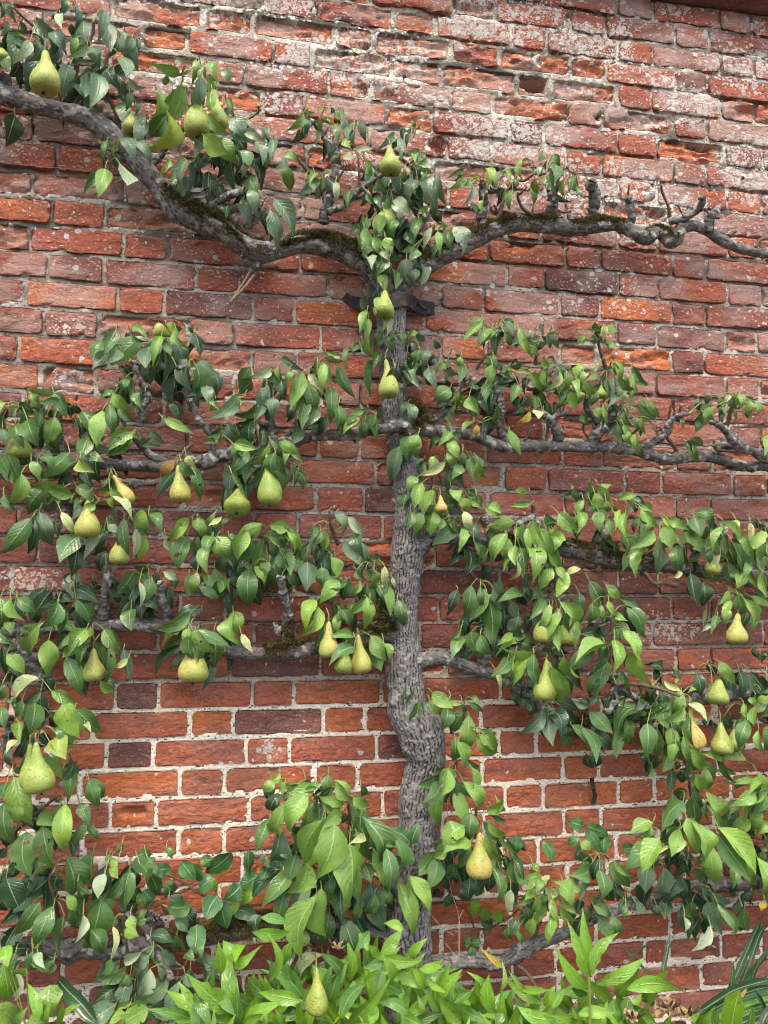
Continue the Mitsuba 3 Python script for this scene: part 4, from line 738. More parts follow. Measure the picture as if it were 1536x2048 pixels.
ARMS = [
    ([(785, 585, 34, .07), (762, 552, 28, .072), (730, 524, 24, .075), (695, 504, 22, .078), (650, 492, 20, .08), (605, 489, 17, .08), (562, 497, 16, .08), (522, 507, 22, .08), (480, 486, 19, .08), (440, 458, 21, .08), (385, 434, 23, .08),
      (348, 410, 24, .08), (318, 375, 19, .08), (288, 340, 18, .08), (255, 303, 17, .08), (210, 260, 18, .08), (172, 236, 17, .08), (120, 221, 14, .078), (70, 209, 15, .075), (20, 194, 16, .07), (-60, 170, 16, .07)], (0.2, .1, .2, .3, .8, 1, 1), .12),
    ([(778, 590, 26, .07), (805, 562, 24, .072), (842, 535, 20, .075), (880, 514, 18, .075), (925, 491, 17, .075), (962, 472, 17, .073), (1010, 454, 14, .07), (1060, 449, 14, .07), (1110, 453, 15, .068), (1152, 458, 13, .066), (1202, 452, 12, .064), (1240, 450, 11, .062),
      (1265, 462, 12, .06), (1292, 476, 13, .06), (1314, 464, 10, .06), (1328, 471, 11, .06), (1344, 484, 12, .06), (1364, 458, 11, .06), (1390, 452, 9, .058), (1414, 462, 9, .056), (1440, 480, 9, .055), (1477, 497, 8, .055), (1515, 505, 8, .055), (1590, 513, 8, .055)], (.2, .3, .6, .8, 1, 1), .16),
    ([(806, 862, 17, .10), (838, 858, 13, .105), (868, 862, 12, .09), (905, 864, 10, .075), (943, 870, 10, .07), (980, 884, 10, .068), (1013, 894, 10, .066), (1043, 894, 10, .064), (1093, 892, 10, .062), (1152, 894, 10, .06), (1202, 894, 10, .06), (1264, 898, 11, .06),
      (1302, 909, 11, .06), (1339, 918, 11, .06), (1377, 914, 10, .058), (1414, 912, 10, .056), (1452, 922, 10, .056), (1490, 932, 9, .056), (1600, 928, 9, .056)], 1, .10),
    ([(842, 868, 11, .10), (822, 856, 11, .125), (795, 851, 11, .13), (770, 857, 10, .125), (740, 862, 10, .10), (700, 868, 11, .08), (650, 871, 11, .07), (610, 874, 12, .068), (570, 886, 13, .066), (530, 894, 12, .066), (470, 905, 13, .066), (420, 917, 12, .066), (370, 929, 11, .066),
      (310, 932, 11, .064), (250, 931, 11, .062), (180, 926, 11, .06), (100, 920, 12, .06), (0, 914, 12, .06), (-80, 912, 12, .06)], 1, .12),
    ([(815, 1125, 26, .08), (838, 1098, 18, .082), (855, 1083, 15, .08), (885, 1075, 14, .078), (925, 1077, 14, .074), (1000, 1086, 14, .07), (1080, 1094, 15, .068), (1150, 1102, 16, .066), (1205, 1118, 14, .066), (1265, 1123, 13, .064), (1330, 1131, 13, .062), (1400, 1141, 13, .06), (1470, 1150, 13, .06), (1600, 1166, 13, .06)], (0, .3, .5, .6), .12),
    ([(800, 1268, 20, .08), (770, 1268, 16, .08), (735, 1276, 15, .078), (680, 1287, 14, .074), (620, 1301, 15, .07), (560, 1306, 13, .068), (470, 1305, 13, .066), (420, 1288, 14, .066), (380, 1263, 14, .064), (330, 1254, 14, .062), (280, 1250, 13, .06), (200, 1251, 12, .06), (120, 1256, 12, .06), (40, 1262, 11, .06), (-80, 1266, 11, .06)], (.3, .4, .6, .6), .14),
    ([(815, 1320, 24, .08), (842, 1318, 16, .082), (880, 1316, 14, .08), (905, 1322, 12, .08), (930, 1330, 12, .078), (956, 1340, 12, .076), (985, 1348, 11, .072), (1040, 1376, 12, .07), (1090, 1420, 14, .068), (1143, 1456, 16, .066), (1200, 1447, 15, .066), (1260, 1431, 14, .064), (1330, 1406, 14, .062), (1400, 1394, 14, .06), (1477, 1386, 13, .06), (1600, 1376, 12, .06)], (.3, .5, .6, .6), .14),
    ([(822, 1945, 26, .09), (850, 1936, 15, .09), (900, 1925, 14, .086), (945, 1921, 13, .082), (993, 1926, 12, .078), (1020, 1915, 11, .075), (1045, 1897, 12, .073), (1080, 1884, 11, .071), (1120, 1870, 10, .07), (1160, 1850, 9, .06), (1210, 1825, 9, .05), (1250, 1812, 9, .045), (1330, 1790, 9, .045), (1400, 1775, 10, .045), (1450, 1769, 12, .05), (1600, 1756, 12, .06)], (.2, .3, .5, .6), .15),
    ([(815, 1893, 25, .09), (780, 1868, 18, .088), (740, 1858, 16, .086), (640, 1854, 15, .08), (560, 1850, 16, .075), (480, 1856, 17, .07), (400, 1872, 16, .068), (300, 1888, 16, .066), (225, 1895, 17, .064), (140, 1900, 14, .062), (60, 1895, 14, .06), (-80, 1888, 14, .06)], (.2, .3, .5, .8, .8), .14)]
for path, _, _ in ARMS:              # the arms run on past the picture and taper out
    x, y, r_, d_ = path[-1]
    sg = -1 if x < 768 else 1
    path += [(x + sg * 150, y + R.uniform(-12, 12), r_ * .8, d_), (x + sg * 320, y + R.uniform(-25, 25), r_ * .5, d_)]
for i, (path, young, ro) in enumerate(ARMS):
    big = path[0][2] > 22
    wood(path, 'branch', young=young, rough_=ro, sides=36 if big else 22, step=0.0045, fiss=0.0022 if i in (0, 1, 4, 5, 6, 7, 8) else 0.0, seed=20 + i)
ARM_PTS = np.array([q[:2] for p, _, _ in ARMS for q in p] + [q[:2] for q in TRUNK])

# spurs and twigs, tile by tile in the same 4 x coordinates: x y, ..., then the radius at the foot and at the tip
SPURS = {
(0, 0): """390 900 350 390 290 240 200 150 110 60|11 7;600 720 620 500 690 390 740 260 750 170|16 8;960 1090 930 900 860 750 830 560 870 420|17 8;660 900 640 720 600 600|12 6;60 800 20 680 60 640 10 600|40 22;1180 1340 1280 1260 1320 1180 1380 1050|24 14;1060 780 1000 700|12 8;900 980 840 960 780 930|10 6;860 1390 880 1310 900 1240|7 4;60 920 110 900 40 830|5 4""",
(384, 0): """1050 1790 1060 1700 1090 1600 1140 1400 1150 1200 1060 1110 1000 1010 910 930|46 8;1090 1700 1230 1630 1330 1530 1440 1450 1540 1385|22 12;1330 1530 1340 1400 1330 1270|12 7;1150 1200 1230 1100 1290 1040|11 6;1020 1450 940 1380 900 1340 850 1270|16 9;420 960 500 920 535 890 530 845|8 5;50 1760 60 1640 40 1520|52 34;100 1720 200 1630 300 1560 400 1530|34 18;390 1490 440 1430 480 1390|11 8;420 1820 490 1780 545 1700 550 1660|24 12;1110 1590 1160 1450 1240 1320|14 7;30 1520 90 1510 130 1500|14 8;1040 1560 1020 1480|12 7;580 1340 620 1310|16 9""",
(768, 0): """300 1420 210 1335 140 1275 90 1290|14 9;170 1595 60 1530 20 1500|9 6;250 1970 350 1900 400 1865 430 1840|13 7;800 1860 780 1720 800 1600 785 1470|30 26;810 1520 860 1530 900 1525|26 14;830 1745 880 1765 925 1720 945 1640 975 1540 1010 1500 1060 1445 1120 1445 1200 1390 1260 1395 1295 1385|15 9;960 1780 930 1730 900 1680 880 1640|11 7;1290 1770 1230 1785 1180 1720 1115 1670 1075 1590 1070 1540|16 9;1345 1810 1340 1700 1360 1600|36 30;1330 1610 1345 1530 1380 1500 1390 1430|20 9;1180 1720 1195 1650|7 4;1380 1680 1440 1700 1500 1690|9 5;850 1800 870 1770|12 6;1080 1560 1140 1500|8 4;1370 1560 1400 1500|9 5""",
(1152, 0): """120 1780 140 1690 150 1600 145 1500 120 1480|28 32;450 1790 440 1700 430 1620 425 1600|22 26;420 1600 418 1540 425 1480|7 5;745 1740 740 1660 690 1540 680 1480|12 5;750 1770 870 1745 960 1690 1000 1640 1020 1590|24 20;870 1745 810 1640|8 5;1050 1850 1080 1740 1130 1680|30 20;1100 1740 1150 1740|14 8;1430 1985 1480 1920 1530 1905|14 12;1225 1890 1255 1860 1280 1850|16 10;590 1860 600 1900|36 30;770 1870 760 1940|40 26;200 1590 250 1560|6 4;1060 1820 1090 1700 1060 1660|12 7""",
(0, 512): """1110 1360 1140 1250 1180 1090 1120 980 1070 860|24 13;1536 1235 1500 1100 1490 900 1420 900|24 14;1330 1660 1200 1590 1120 1500 1090 1440|30 22;490 1560 480 1460 450 1380 460 1290|22 14;700 1400 650 1330|10 6;960 1260 920 1180 900 1130|12 8;800 1480 790 1470|20 14;90 1190 160 1210 230 1180|14 8;1000 1780 900 1720|8 5;1240 1820 1150 1820 1060 1840|22 16;1250 1660 1120 1670 1000 1670|34 30;1536 1510 1480 1550 1440 1610|12 10;600 1150 620 1110|14 10;560 1210 580 1200|9 7""",
(384, 512): """180 1620 150 1430 100 1360 40 1290 0 1170|28 15;640 1510 640 1380 620 1260 610 1180|36 22;545 1545 520 1470 500 1300|9 6;985 1420 985 1300 1000 1120 1000 950|14 10;640 1390 560 1340 520 1310|24 16;200 1580 150 1650 60 1660 20 1650|46 34;720 1480 800 1400 860 1330|20 10;640 1520 630 1590 620 1610|10 8;870 1400 960 1340 1010 1360|14 9;1380 1400 1390 1310|9 7;620 1260 640 1100 610 1000|16 9;320 1510 220 1440|5 4;760 1640 900 1700|10 6;540 100 430 240 300 375|14 8;500 60 420 20|60 30""",
(768, 512): """370 1335 440 1295 510 1240 570 1120 640 1000 660 990|24 12;560 1110 530 1040 500 1000|16 9;560 1110 620 1040|10 6;645 1105 720 1070 795 1050|10 7;740 910 790 830 870 755|14 9;990 1520 940 1420 900 1310 940 1250 920 1100|34 22;1395 1470 1380 1400 1330 1310 1270 1265|36 20;1330 1310 1400 1270 1470 1255|20 12;1120 1480 1160 1420 1170 1300|13 9;1300 1480 1310 1380 1310 1310|11 9;1215 870 1215 790|14 10;380 1850 385 1760|8 7;420 1970 390 1870 380 1830|12 9;480 1840 440 1740|14 8;560 1690 490 1720|14 8;500 1830 510 1760|10 5;330 1300 260 1240 220 1200|22 12;230 760 200 700|26 14;60 820 20 830|14 10;1000 1000 960 940|14 8;1300 900 1320 960|14 8""",
(1152, 512): """180 1060 240 930 215 820 180 700 200 640|17 8;160 1400 160 1310 90 1230 80 1130|24 13;120 1520 160 1430 230 1360|50 34;250 1400 280 1320 290 1180|38 22;290 1330 340 1210|14 9;110 1470 60 1400 70 1330 95 1290|8 6;500 1550 620 1490 720 1420 750 1340 790 1290 840 1275 905 1260|30 10;835 1280 838 1195|12 8;745 1310 750 1230 775 1140|9 5;725 1395 680 1390 630 1400|13 7;800 1620 800 1550 760 1490 730 1460|16 12;1536 1630 1430 1570 1290 1510 1230 1450 1180 1380 1110 1335|34 16;1180 1390 1220 1320 1240 1220 1270 1150|17 10;1180 1370 1190 1330|9 6;1290 1510 1200 1510 1120 1530|34 22;860 1580 920 1560|14 9;780 1600 800 1640|20 16;1240 1220 1300 1220|9 5;760 1330 740 1260|12 6;230 930 270 880|9 5""",
(0, 1024): """820 850 830 740 850 620 860 540 850 440|32 22;1340 890 1330 790 1295 690 1290 580|24 28;320 1330 260 1240 200 1130 170 1010 160 950|34 30;330 1430 325 1330|22 18;50 1880 70 1760 85 1660|30 20;750 940 715 915 700 900|16 10;60 1110 150 1080|18 14;330 1440 340 1600 320 1730|8 6;860 760 760 770|26 14;480 1000 440 930|8 5;580 640 600 540|16 10;1190 470 1170 440|14 9;1080 100 1020 30|10 6;190 940 140 920|30 20""",
(384, 1024): """760 1040 760 900 770 780 730 660 710 530|30 27;1170 260 1130 160 1110 100 1100 -10|16 9;940 740 990 690 1050 700 1115 695|28 30;1215 690 1180 590 1165 470|15 9;1300 930 1310 820 1330 740 1300 650|16 12;1100 690 1010 650 900 590|16 12;690 960 720 930|40 26;160 700 140 690 130 640|16 12;580 190 590 250 610 400|14 9;160 190 280 200 380 210|10 6;1480 460 1450 420|14 8;1140 310 1150 400|14 10;1110 690 1130 780 1100 870|11 8;1300 930 1280 990|13 9;100 130 70 60|9 5""",
(768, 1024): """740 1270 790 1200 820 1080 800 950|36 28;1190 40 1110 80 1040 110|22 16;1190 40 1270 130 1300 200|20 14;1200 30 1190 -60|18 14;610 1870 635 1750 640 1640 640 1540|12 8;300 1500 310 1460 330 1440|12 10;930 1090 1000 1040 1060 1050|36 22;1250 1110 1180 1100|16 12;1340 680 1330 640 1340 560|20 14;780 590 770 560|18 12;700 90 600 90|14 8;1350 1590 1300 1540|14 8;800 100 780 60|14 10;1190 40 1190 110|16 14;870 100 800 80|22 14;760 560 690 480|7 4""",
(1152, 1024): """265 1260 275 1100 285 950 280 840|12 9;310 1400 290 1500 265 1600|28 30;310 1390 400 1430 500 1510 600 1575|22 14;480 1380 610 1395 740 1440 830 1470|16 11;480 1380 400 1370 320 1380|14 16;600 1400 650 1480|9 6;1190 1570 1280 1530 1370 1580 1430 1640|17 11;1540 1690 1430 1640|10 9;800 590 700 565 620 570 550 490|16 12;1190 670 1150 660|16 9;1150 690 1110 830 1095 890|6 4;1040 730 1040 870|5 4;1230 690 1240 780|12 9;1130 1240 1050 1220|12 8;1370 670 1240 650|9 7;540 500 520 450|22 16;280 850 250 700|9 5;870 1560 890 1600|10 8;190 100 240 200|30 24;640 100 580 160|16 9;900 260 940 330|16 9;100 1570 60 1590|9 6;1390 1660 1340 1650|8 6;210 1490 230 1560|12 7""",
(0, 1536): """120 830 120 650 130 500 230 420 340 320|18 10;470 1230 440 1060 400 900 430 830|14 9;1000 1140 1170 1290 1240 1440 1340 1620 1370 1690|20 15;1370 1690 1360 1820|13 10;1040 1630 1010 1400 980 1170|10 9;1210 1360 1190 1240 1150 1170|34 22;1280 1280 1260 1190|20 14;570 1500 555 1440|62 58;1160 1150 1130 1110|16 10;1340 1620 1480 1600|9 6;1370 1690 1500 1680|9 6;340 320 470 215|12 7;230 420 120 430|8 5;1040 800 1000 1000|8 5;1320 1990 1300 1900|9 6;430 830 380 840|8 6;80 1480 40 1560|12 7;1330 1160 1300 1110|16 10""",
(384, 1536): """1250 620 1265 470 1255 300 1200 220|18 12;760 260 745 190 740 130|12 8;970 350 1000 280 1030 240|16 11;980 350 1050 355|9 7;850 1400 880 1380 980 1450|8 6;990 1500 1000 1440|9 8;800 1270 760 1260|50 34;1440 860 1520 900|9 6;1020 820 960 780|8 5""",
(768, 1536): """490 270 520 180 560 20 580 -60|13 11;735 470 735 370 745 310|9 8;720 560 730 480|12 11;1090 1540 1180 1400 1240 1230 1290 1100 1290 980|16 14;1000 1540 1120 1620 1220 1760 1260 1820|15 9;100 820 60 720 -60 700|14 10;1320 1140 1300 1080|9 7;1240 1230 1180 1200|8 5""",
(1152, 1536): """950 440 965 400|18 22;920 230 905 100|9 7;1360 700 1380 540 1460 380 1510 300 1530 200|18 12;990 570 950 440|9 7;180 810 170 690|9 7;100 1240 110 1180 130 1080|12 10;980 1030 940 980 880 960|20 14;1350 1110 1330 1060|7 5;930 1060 960 1020|10 7;1470 380 1380 400|9 6;700 780 620 760|8 5"""}
HUBS = []
sn = 0
for (ox, oy), txt in SPURS.items():
    for e in txt.split(';'):
        pts, rad = e.split('|')
        q = np.array(list(map(float, pts.split()))).reshape(-1, 2) / 4 + [ox, oy]
        r0, r1 = (float(x) / 4 for x in rad.split())
        d0 = np.min(np.linalg.norm(ARM_PTS - q[0], axis=1))
        foot = 0.062 if d0 < 45 else 0.085
        L = np.linalg.norm(np.diff(q, axis=0), axis=1).sum()
        tip = foot + min(0.075, 0.0007 * L) * R.uniform(0.6, 1.2)
        m = len(q)
        path = [(q[i][0], q[i][1], r0 + (r1 - r0) * i / (m - 1), foot + (tip - foot) * i / (m - 1)) for i in range(m)]
        thick = r0 > 4.6
        wood(path, 'spur' if thick else 'twig', young=0.9 if thick else 0.5, rough_=0.2 if thick else 0.12, sides=20 if thick else 7, step=0.0026 if thick else 0.0035, knob=0.22 if thick else 0.10, bsdf='bark' if thick else 'twig_bark', seed=60 + sn)
        sn += 1
        for i in range(1, m):
            HUBS.append((q[i][0], q[i][1], path[i][3]))
        if thick:                            # pointed buds up the spur
            for _ in range(R.randint(2, 5)):
                i0 = R.randrange(m - 1); f0 = R.random(); b0 = q[i0] * (1 - f0) + q[i0 + 1] * f0; dd_ = path[i0][3] + .004
                sx = R.choice((-1, 1)); ln = R.uniform(.9, 1.7) * r0 + 3
                wood([(b0[0], b0[1], 1.9, dd_), (b0[0] + sx * ln * .6, b0[1] - ln * .35, 1.6, dd_ + .004), (b0[0] + sx * ln * .8, b0[1] - ln * .9, 0.8, dd_ + .007)], 'twig', young=0.9, rough_=0.25, sides=6, step=0.003, knob=0.2, seed=700 + sn)
        if thick and R.random() < 0.8:       # fruiting buds: short knuckles at the tip of an old spur
            for _ in range(2):
                a = R.uniform(0, 6.28)
                b = (q[-1][0] + 9 * math.cos(a), q[-1][1] - 7 * abs(math.sin(a)))
                wood([(q[-1][0], q[-1][1], r1 * 0.7, tip), (*((np.array(b) + q[-1]) / 2), r1 * 0.5, tip + .004), (*b, r1 * 0.45, tip + .006)], 'spur', young=0.9, rough_=0.25, sides=8, step=0.004, knob=0.3, seed=400 + sn)
HUBS = np.array(HUBS)

# ---------------------------------------------------------------- moss along the tops of the arms
MOSS = [(0, 560, 735, 1.0), (0, 330, 530, 1.05), (1, 930, 1105, .8), (1, 1140, 1245, .9), (1, 1290, 1350, .7), (1, 840, 925, .7), (3, 820, 845, 1.1), (5, 530, 690, 1.1), (5, 720, 790, 1.1), (8, 370, 620, 1.1), (8, 320, 370, .6), (6, 1120, 1300, .8), (6, 1350, 1400, .7), (4, 1000, 1180, .7), (4, 1190, 1300, .4)]
EXTRA = [([(815, 800), (835, 815), (850, 842), (862, 858)], 20, 700, .09), ([(772, 1205), (765, 1235), (770, 1262)], 20, 800, .10), ([(580, 1240), (575, 1270), (590, 1290)], 16, 500, .08), ([(1160, 1430), (1175, 1445)], 16, 300, .085)]
mo = Mesh()
mr = np.random.default_rng(5)


def tuft(p, out):
    out = unit(out + mr.normal(0, .38, 3))
    ln, w = mr.uniform(0.005, 0.013), mr.uniform(0.0007, 0.0016)
    s_ = unit(np.cross(out, mr.normal(0, 1, 3))) * w
    q = p + out * ln + np.array([0, 0, -0.25]) * ln * mr.random()
    sh = mr.random()
    mo.add([p - s_, p + s_, q], [[0, 1, 2]], [[sh * 0.4, 0]] * 2 + [[sh, 0]])


def arm_curve(i):
    P = np.array([[*at(q[0], q[1], q[3]), q[2] * 0.00137, q[0]] for q in ARMS[i][0]])
    return spline(P, 400)


for i, x0, x1, amount in MOSS:
    C = arm_curve(i)
    C = C[(C[:, 4] > x0) & (C[:, 4] < x1)]
    if len(C) < 2: continue
    n = int(3600 * amount * np.linalg.norm(np.diff(C[:, :3], axis=0), axis=1).sum() / 0.1)
    for _ in range(n):
        c = C[mr.integers(len(C))]
        a = mr.normal(0.75 if i == 0 else 0.45, 0.62)                       # 0 straight up, positive towards the viewer
        o = np.array([mr.normal(0, .15), -math.sin(a), math.cos(a)])
        big = meshkit.noise(np.array([[c[0] * 22, a * 1.4, i]]))[0]
        if big < 0.30: continue
        tuft(c[:3] + np.array([mr.normal(0, .004), 0, 0]) + o * (c[3] * 1.0 + 0.018 * amount * (big - 0.22) * mr.uniform(.5, 1.3)), o)
for path, half, count, d in EXTRA:
    C = spline([(*q, 0) for q in path], 40)[:, :2]
    for _ in range(count * 3):
        c = C[mr.integers(40)] + mr.normal(0, 1, 2) * [half * .35, half * 0.35]
        tuft(at(c[0], c[1], d + abs(mr.normal(0, 0.012))), np.array([0, -.8, .5]))
k = mo.put('moss', 'moss_tuft', tree, False)
tag(k, 'dark olive moss cushioned along the old arms', kind='stuff')

# ---------------------------------------------------------------- leaves


def blade(base, tip, halfw, tone, seed, kind='pear', roll=None, bow=None, fold=None, ns=9, nt=5, stalk=None, depth_dir=None):
    """One leaf: a bowed, folded, slightly wavy blade from base to tip, with its stalk. Returns vertices, faces, uv."""
    r = np.random.default_rng(seed)
    base, tip = np.asarray(base, float), np.asarray(tip, float)
    ax = tip - base
    L = np.linalg.norm(ax)
    ax = ax / L
    out = unit(EYE - (base + tip) / 2)
    side = unit(np.cross(ax, out))
    nrm = unit(np.cross(side, ax))
    if nrm @ out < 0: nrm = -nrm
    phi = r.normal(0, 0.48) if roll is None else roll
    phi = np.clip(phi, -1.05, 1.05)
    side, nrm = side * math.cos(phi) + nrm * math.sin(phi), nrm * math.cos(phi) - side * math.sin(phi)
    hw = min(halfw / max(math.cos(phi), 0.62), 0.39 * L) if kind == 'pear' else halfw
    s = np.linspace(0, 1, ns)
    t = np.linspace(-1, 1, nt)
    if kind == 'pear':
        k = r.uniform(0.62, 0.86)
        prof = np.interp(s ** (k + 0.27), [0, .05, .14, .26, .37, .5, .62, .74, .84, .92, 1], [.05, .38, .72, .95, 1, .95, .80, .57, .34, .15, .012])
    elif kind == 'lance':
        prof = np.sin(np.pi * s**0.80) ** 1.05
        prof[-1] = 0.01
    elif kind == 'oval':
        prof = np.sin(np.pi * s**0.72) ** 0.72
        prof = np.where(s > 0.85, np.minimum(prof, (1 - s) * 3.2 + 0.02), prof)
    else:
        prof = np.minimum(1, np.minimum(s * 4 + 0.6, (1 - s) * 3.0 + 0.02))
    bw = (abs(r.normal(0.14, 0.09)) if bow is None else bow)
    curl = r.normal(0.10, 0.16)
    mid = base + s[:, None] * ax * L + nrm * (bw * L * 4 * s * (1 - s) - curl * L * s**3)[:, None]
    mid = mid + side * (0.06 * L * r.normal() * np.sin(np.pi * s))[:, None]
    fd = np.clip(r.normal(0.36, 0.30), -0.3, 1.1) if fold is None else fold
    wave = r.uniform(0.03, 0.20) * np.sin(s[:, None] * r.uniform(7, 13) + t[None] * 1.3 + r.uniform(0, 6)) * abs(t)[None]
    tw = r.normal(0, 0.65) * (s - 0.35)
    sd = side[None] * np.cos(tw)[:, None] + nrm[None] * np.sin(tw)[:, None]
    nm = nrm[None] * np.cos(tw)[:, None] - side[None] * np.sin(tw)[:, None]
    ragged = 1 + r.choice([0.05, 0.10, 0.16, 0.42], p=[.4, .3, .2, .1]) * (r.random((ns, nt)) - 0.5) * (abs(t)[None] > 0.9)
    W = hw * prof[:, None]
    ca = math.cos(min(abs(fd), 1.0))
    V = mid[:, None] + sd[:, None] * (W * t[None] * ca * ragged)[..., None] + nm[:, None] * (W * (fd * abs(t)[None] ** 1.4 + wave))[..., None]
    sh = int(np.clip(r.normal(3.5, 1.9), 0, 7.9))
    uu, ww = np.meshgrid(s, t, indexing='ij')
    uv = np.stack([TI[tone] + 0.5 + ww * 0.49, 2 * sh + 0.02 + 0.97 * uu], -1).reshape(-1, 2)
    v, f = V.reshape(-1, 3), grid_faces(ns, nt)
    if kind == 'pear' and ns > 9 and r.random() < 0.22:      # eaten by insects
        c = r.integers(0, len(f), r.integers(1, 4))
        gone = np.unique(np.r_[c, c + 1, c[:1] + len(f) // 2])
        f = np.delete(f, gone[gone < len(f)], 0)
    if stalk is not None:
        C = spline(stalk, 6)
        w2 = (0.0012 if kind == 'pear' else 0.0011)
        tv, tf = tube(C, np.linspace(w2 * 1.2, w2, 6), 4, False)
        f = np.vstack([f, tf + len(v)])
        v = np.vstack([v, tv])
        uv = np.vstack([uv, np.tile([[TI[tone] + 0.5, 2 * sh + 1.3]], (len(tv), 1))])
    return v, f, uv


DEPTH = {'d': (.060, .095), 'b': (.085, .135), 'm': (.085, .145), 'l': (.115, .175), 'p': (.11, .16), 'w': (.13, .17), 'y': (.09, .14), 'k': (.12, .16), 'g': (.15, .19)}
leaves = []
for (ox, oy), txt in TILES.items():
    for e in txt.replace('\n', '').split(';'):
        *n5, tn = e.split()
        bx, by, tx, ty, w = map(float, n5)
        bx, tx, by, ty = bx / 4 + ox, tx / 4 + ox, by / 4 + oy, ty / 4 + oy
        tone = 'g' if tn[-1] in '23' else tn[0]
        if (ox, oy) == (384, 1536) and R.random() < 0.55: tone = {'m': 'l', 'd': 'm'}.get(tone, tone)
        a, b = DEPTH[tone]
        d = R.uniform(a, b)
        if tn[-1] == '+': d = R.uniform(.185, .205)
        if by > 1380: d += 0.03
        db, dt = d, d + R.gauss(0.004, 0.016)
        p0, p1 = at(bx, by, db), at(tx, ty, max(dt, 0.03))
        m = 0.00137 * (1 - d / CD)
        # stalk: back to the nearest spur if one is close, else up and in towards the wall
        dd = np.hypot(HUBS[:, 0] - bx, HUBS[:, 1] - by)
        j = int(np.argmin(dd))
        dirn = unit(p0 - p1)
        if dd[j] < 42:
            h = at(*HUBS[j])
        else:
            h = p0 + dirn * 0.012 + np.array([R.uniform(-.012, .012), 0.042, 0.006])
        midp = (p0 + h) / 2 + np.array([0, -0.006, 0.008]) + dirn * 0.006
        leaves.append((p0, p1 + (p1 - p0) * 0.17, w / 8 * m * R.uniform(0.98, 1.24), tone, [h, midp, p0], np.hypot(bx - tx, by - ty) * w / 4 if 0 < (bx + tx) / 2 < 1536 and 0 < (by + ty) / 2 < 2048 else 0))
# the same foliage carries on a little way past both sides of the picture
for p0, p1, hw, tone, st, area in list(leaves):
    x = view(p0)[0]
    if (x < 250 or x > 1300) and R.random() < 0.8:
        o = np.array([(-0.37 if x < 250 else 0.36) + R.gauss(0, .02), 0, R.gauss(0, .02)])
        leaves.append((p0 + o, p1 + o + np.array([R.gauss(0, .012), 0, R.gauss(0, .008)]), hw, tone, [q + o for q in st], 0))
# leaves behind them that close the clumps, shade put into their darker tones
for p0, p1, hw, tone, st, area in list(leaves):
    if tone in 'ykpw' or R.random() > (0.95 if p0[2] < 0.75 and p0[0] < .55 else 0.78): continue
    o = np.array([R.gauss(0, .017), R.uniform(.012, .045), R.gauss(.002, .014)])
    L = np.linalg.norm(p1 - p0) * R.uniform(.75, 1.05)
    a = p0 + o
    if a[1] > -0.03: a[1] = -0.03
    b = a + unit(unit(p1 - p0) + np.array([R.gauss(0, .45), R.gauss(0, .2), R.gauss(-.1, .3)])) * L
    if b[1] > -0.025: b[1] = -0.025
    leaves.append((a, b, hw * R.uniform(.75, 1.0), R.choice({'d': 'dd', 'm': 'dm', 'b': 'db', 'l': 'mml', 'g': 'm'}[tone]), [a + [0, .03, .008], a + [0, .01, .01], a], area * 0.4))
leaves.sort(key=lambda q: -q[5])
small = Mesh()
LEAF_LABEL = {'y': 'small yellowed leaf', 'k': 'brown and yellow leaf'}
for i, (p0, p1, hw, tone, st, _) in enumerate(leaves):
    if i < 300:
        v, f, uv = blade(p0, p1, hw, tone, 5000 + i, ns=12, nt=7, stalk=st)
        k = put('leaf', (v, f), 'leaf_blade', tree, True, uv)
    else:
        small.add(*blade(p0, p1, hw, tone, 5000 + i, ns=9, nt=5, stalk=st))
k = small.put('foliage', 'leaf_blade', tree)
tag(k, 'the smaller and half hidden leaves of the pear tree', kind='stuff')


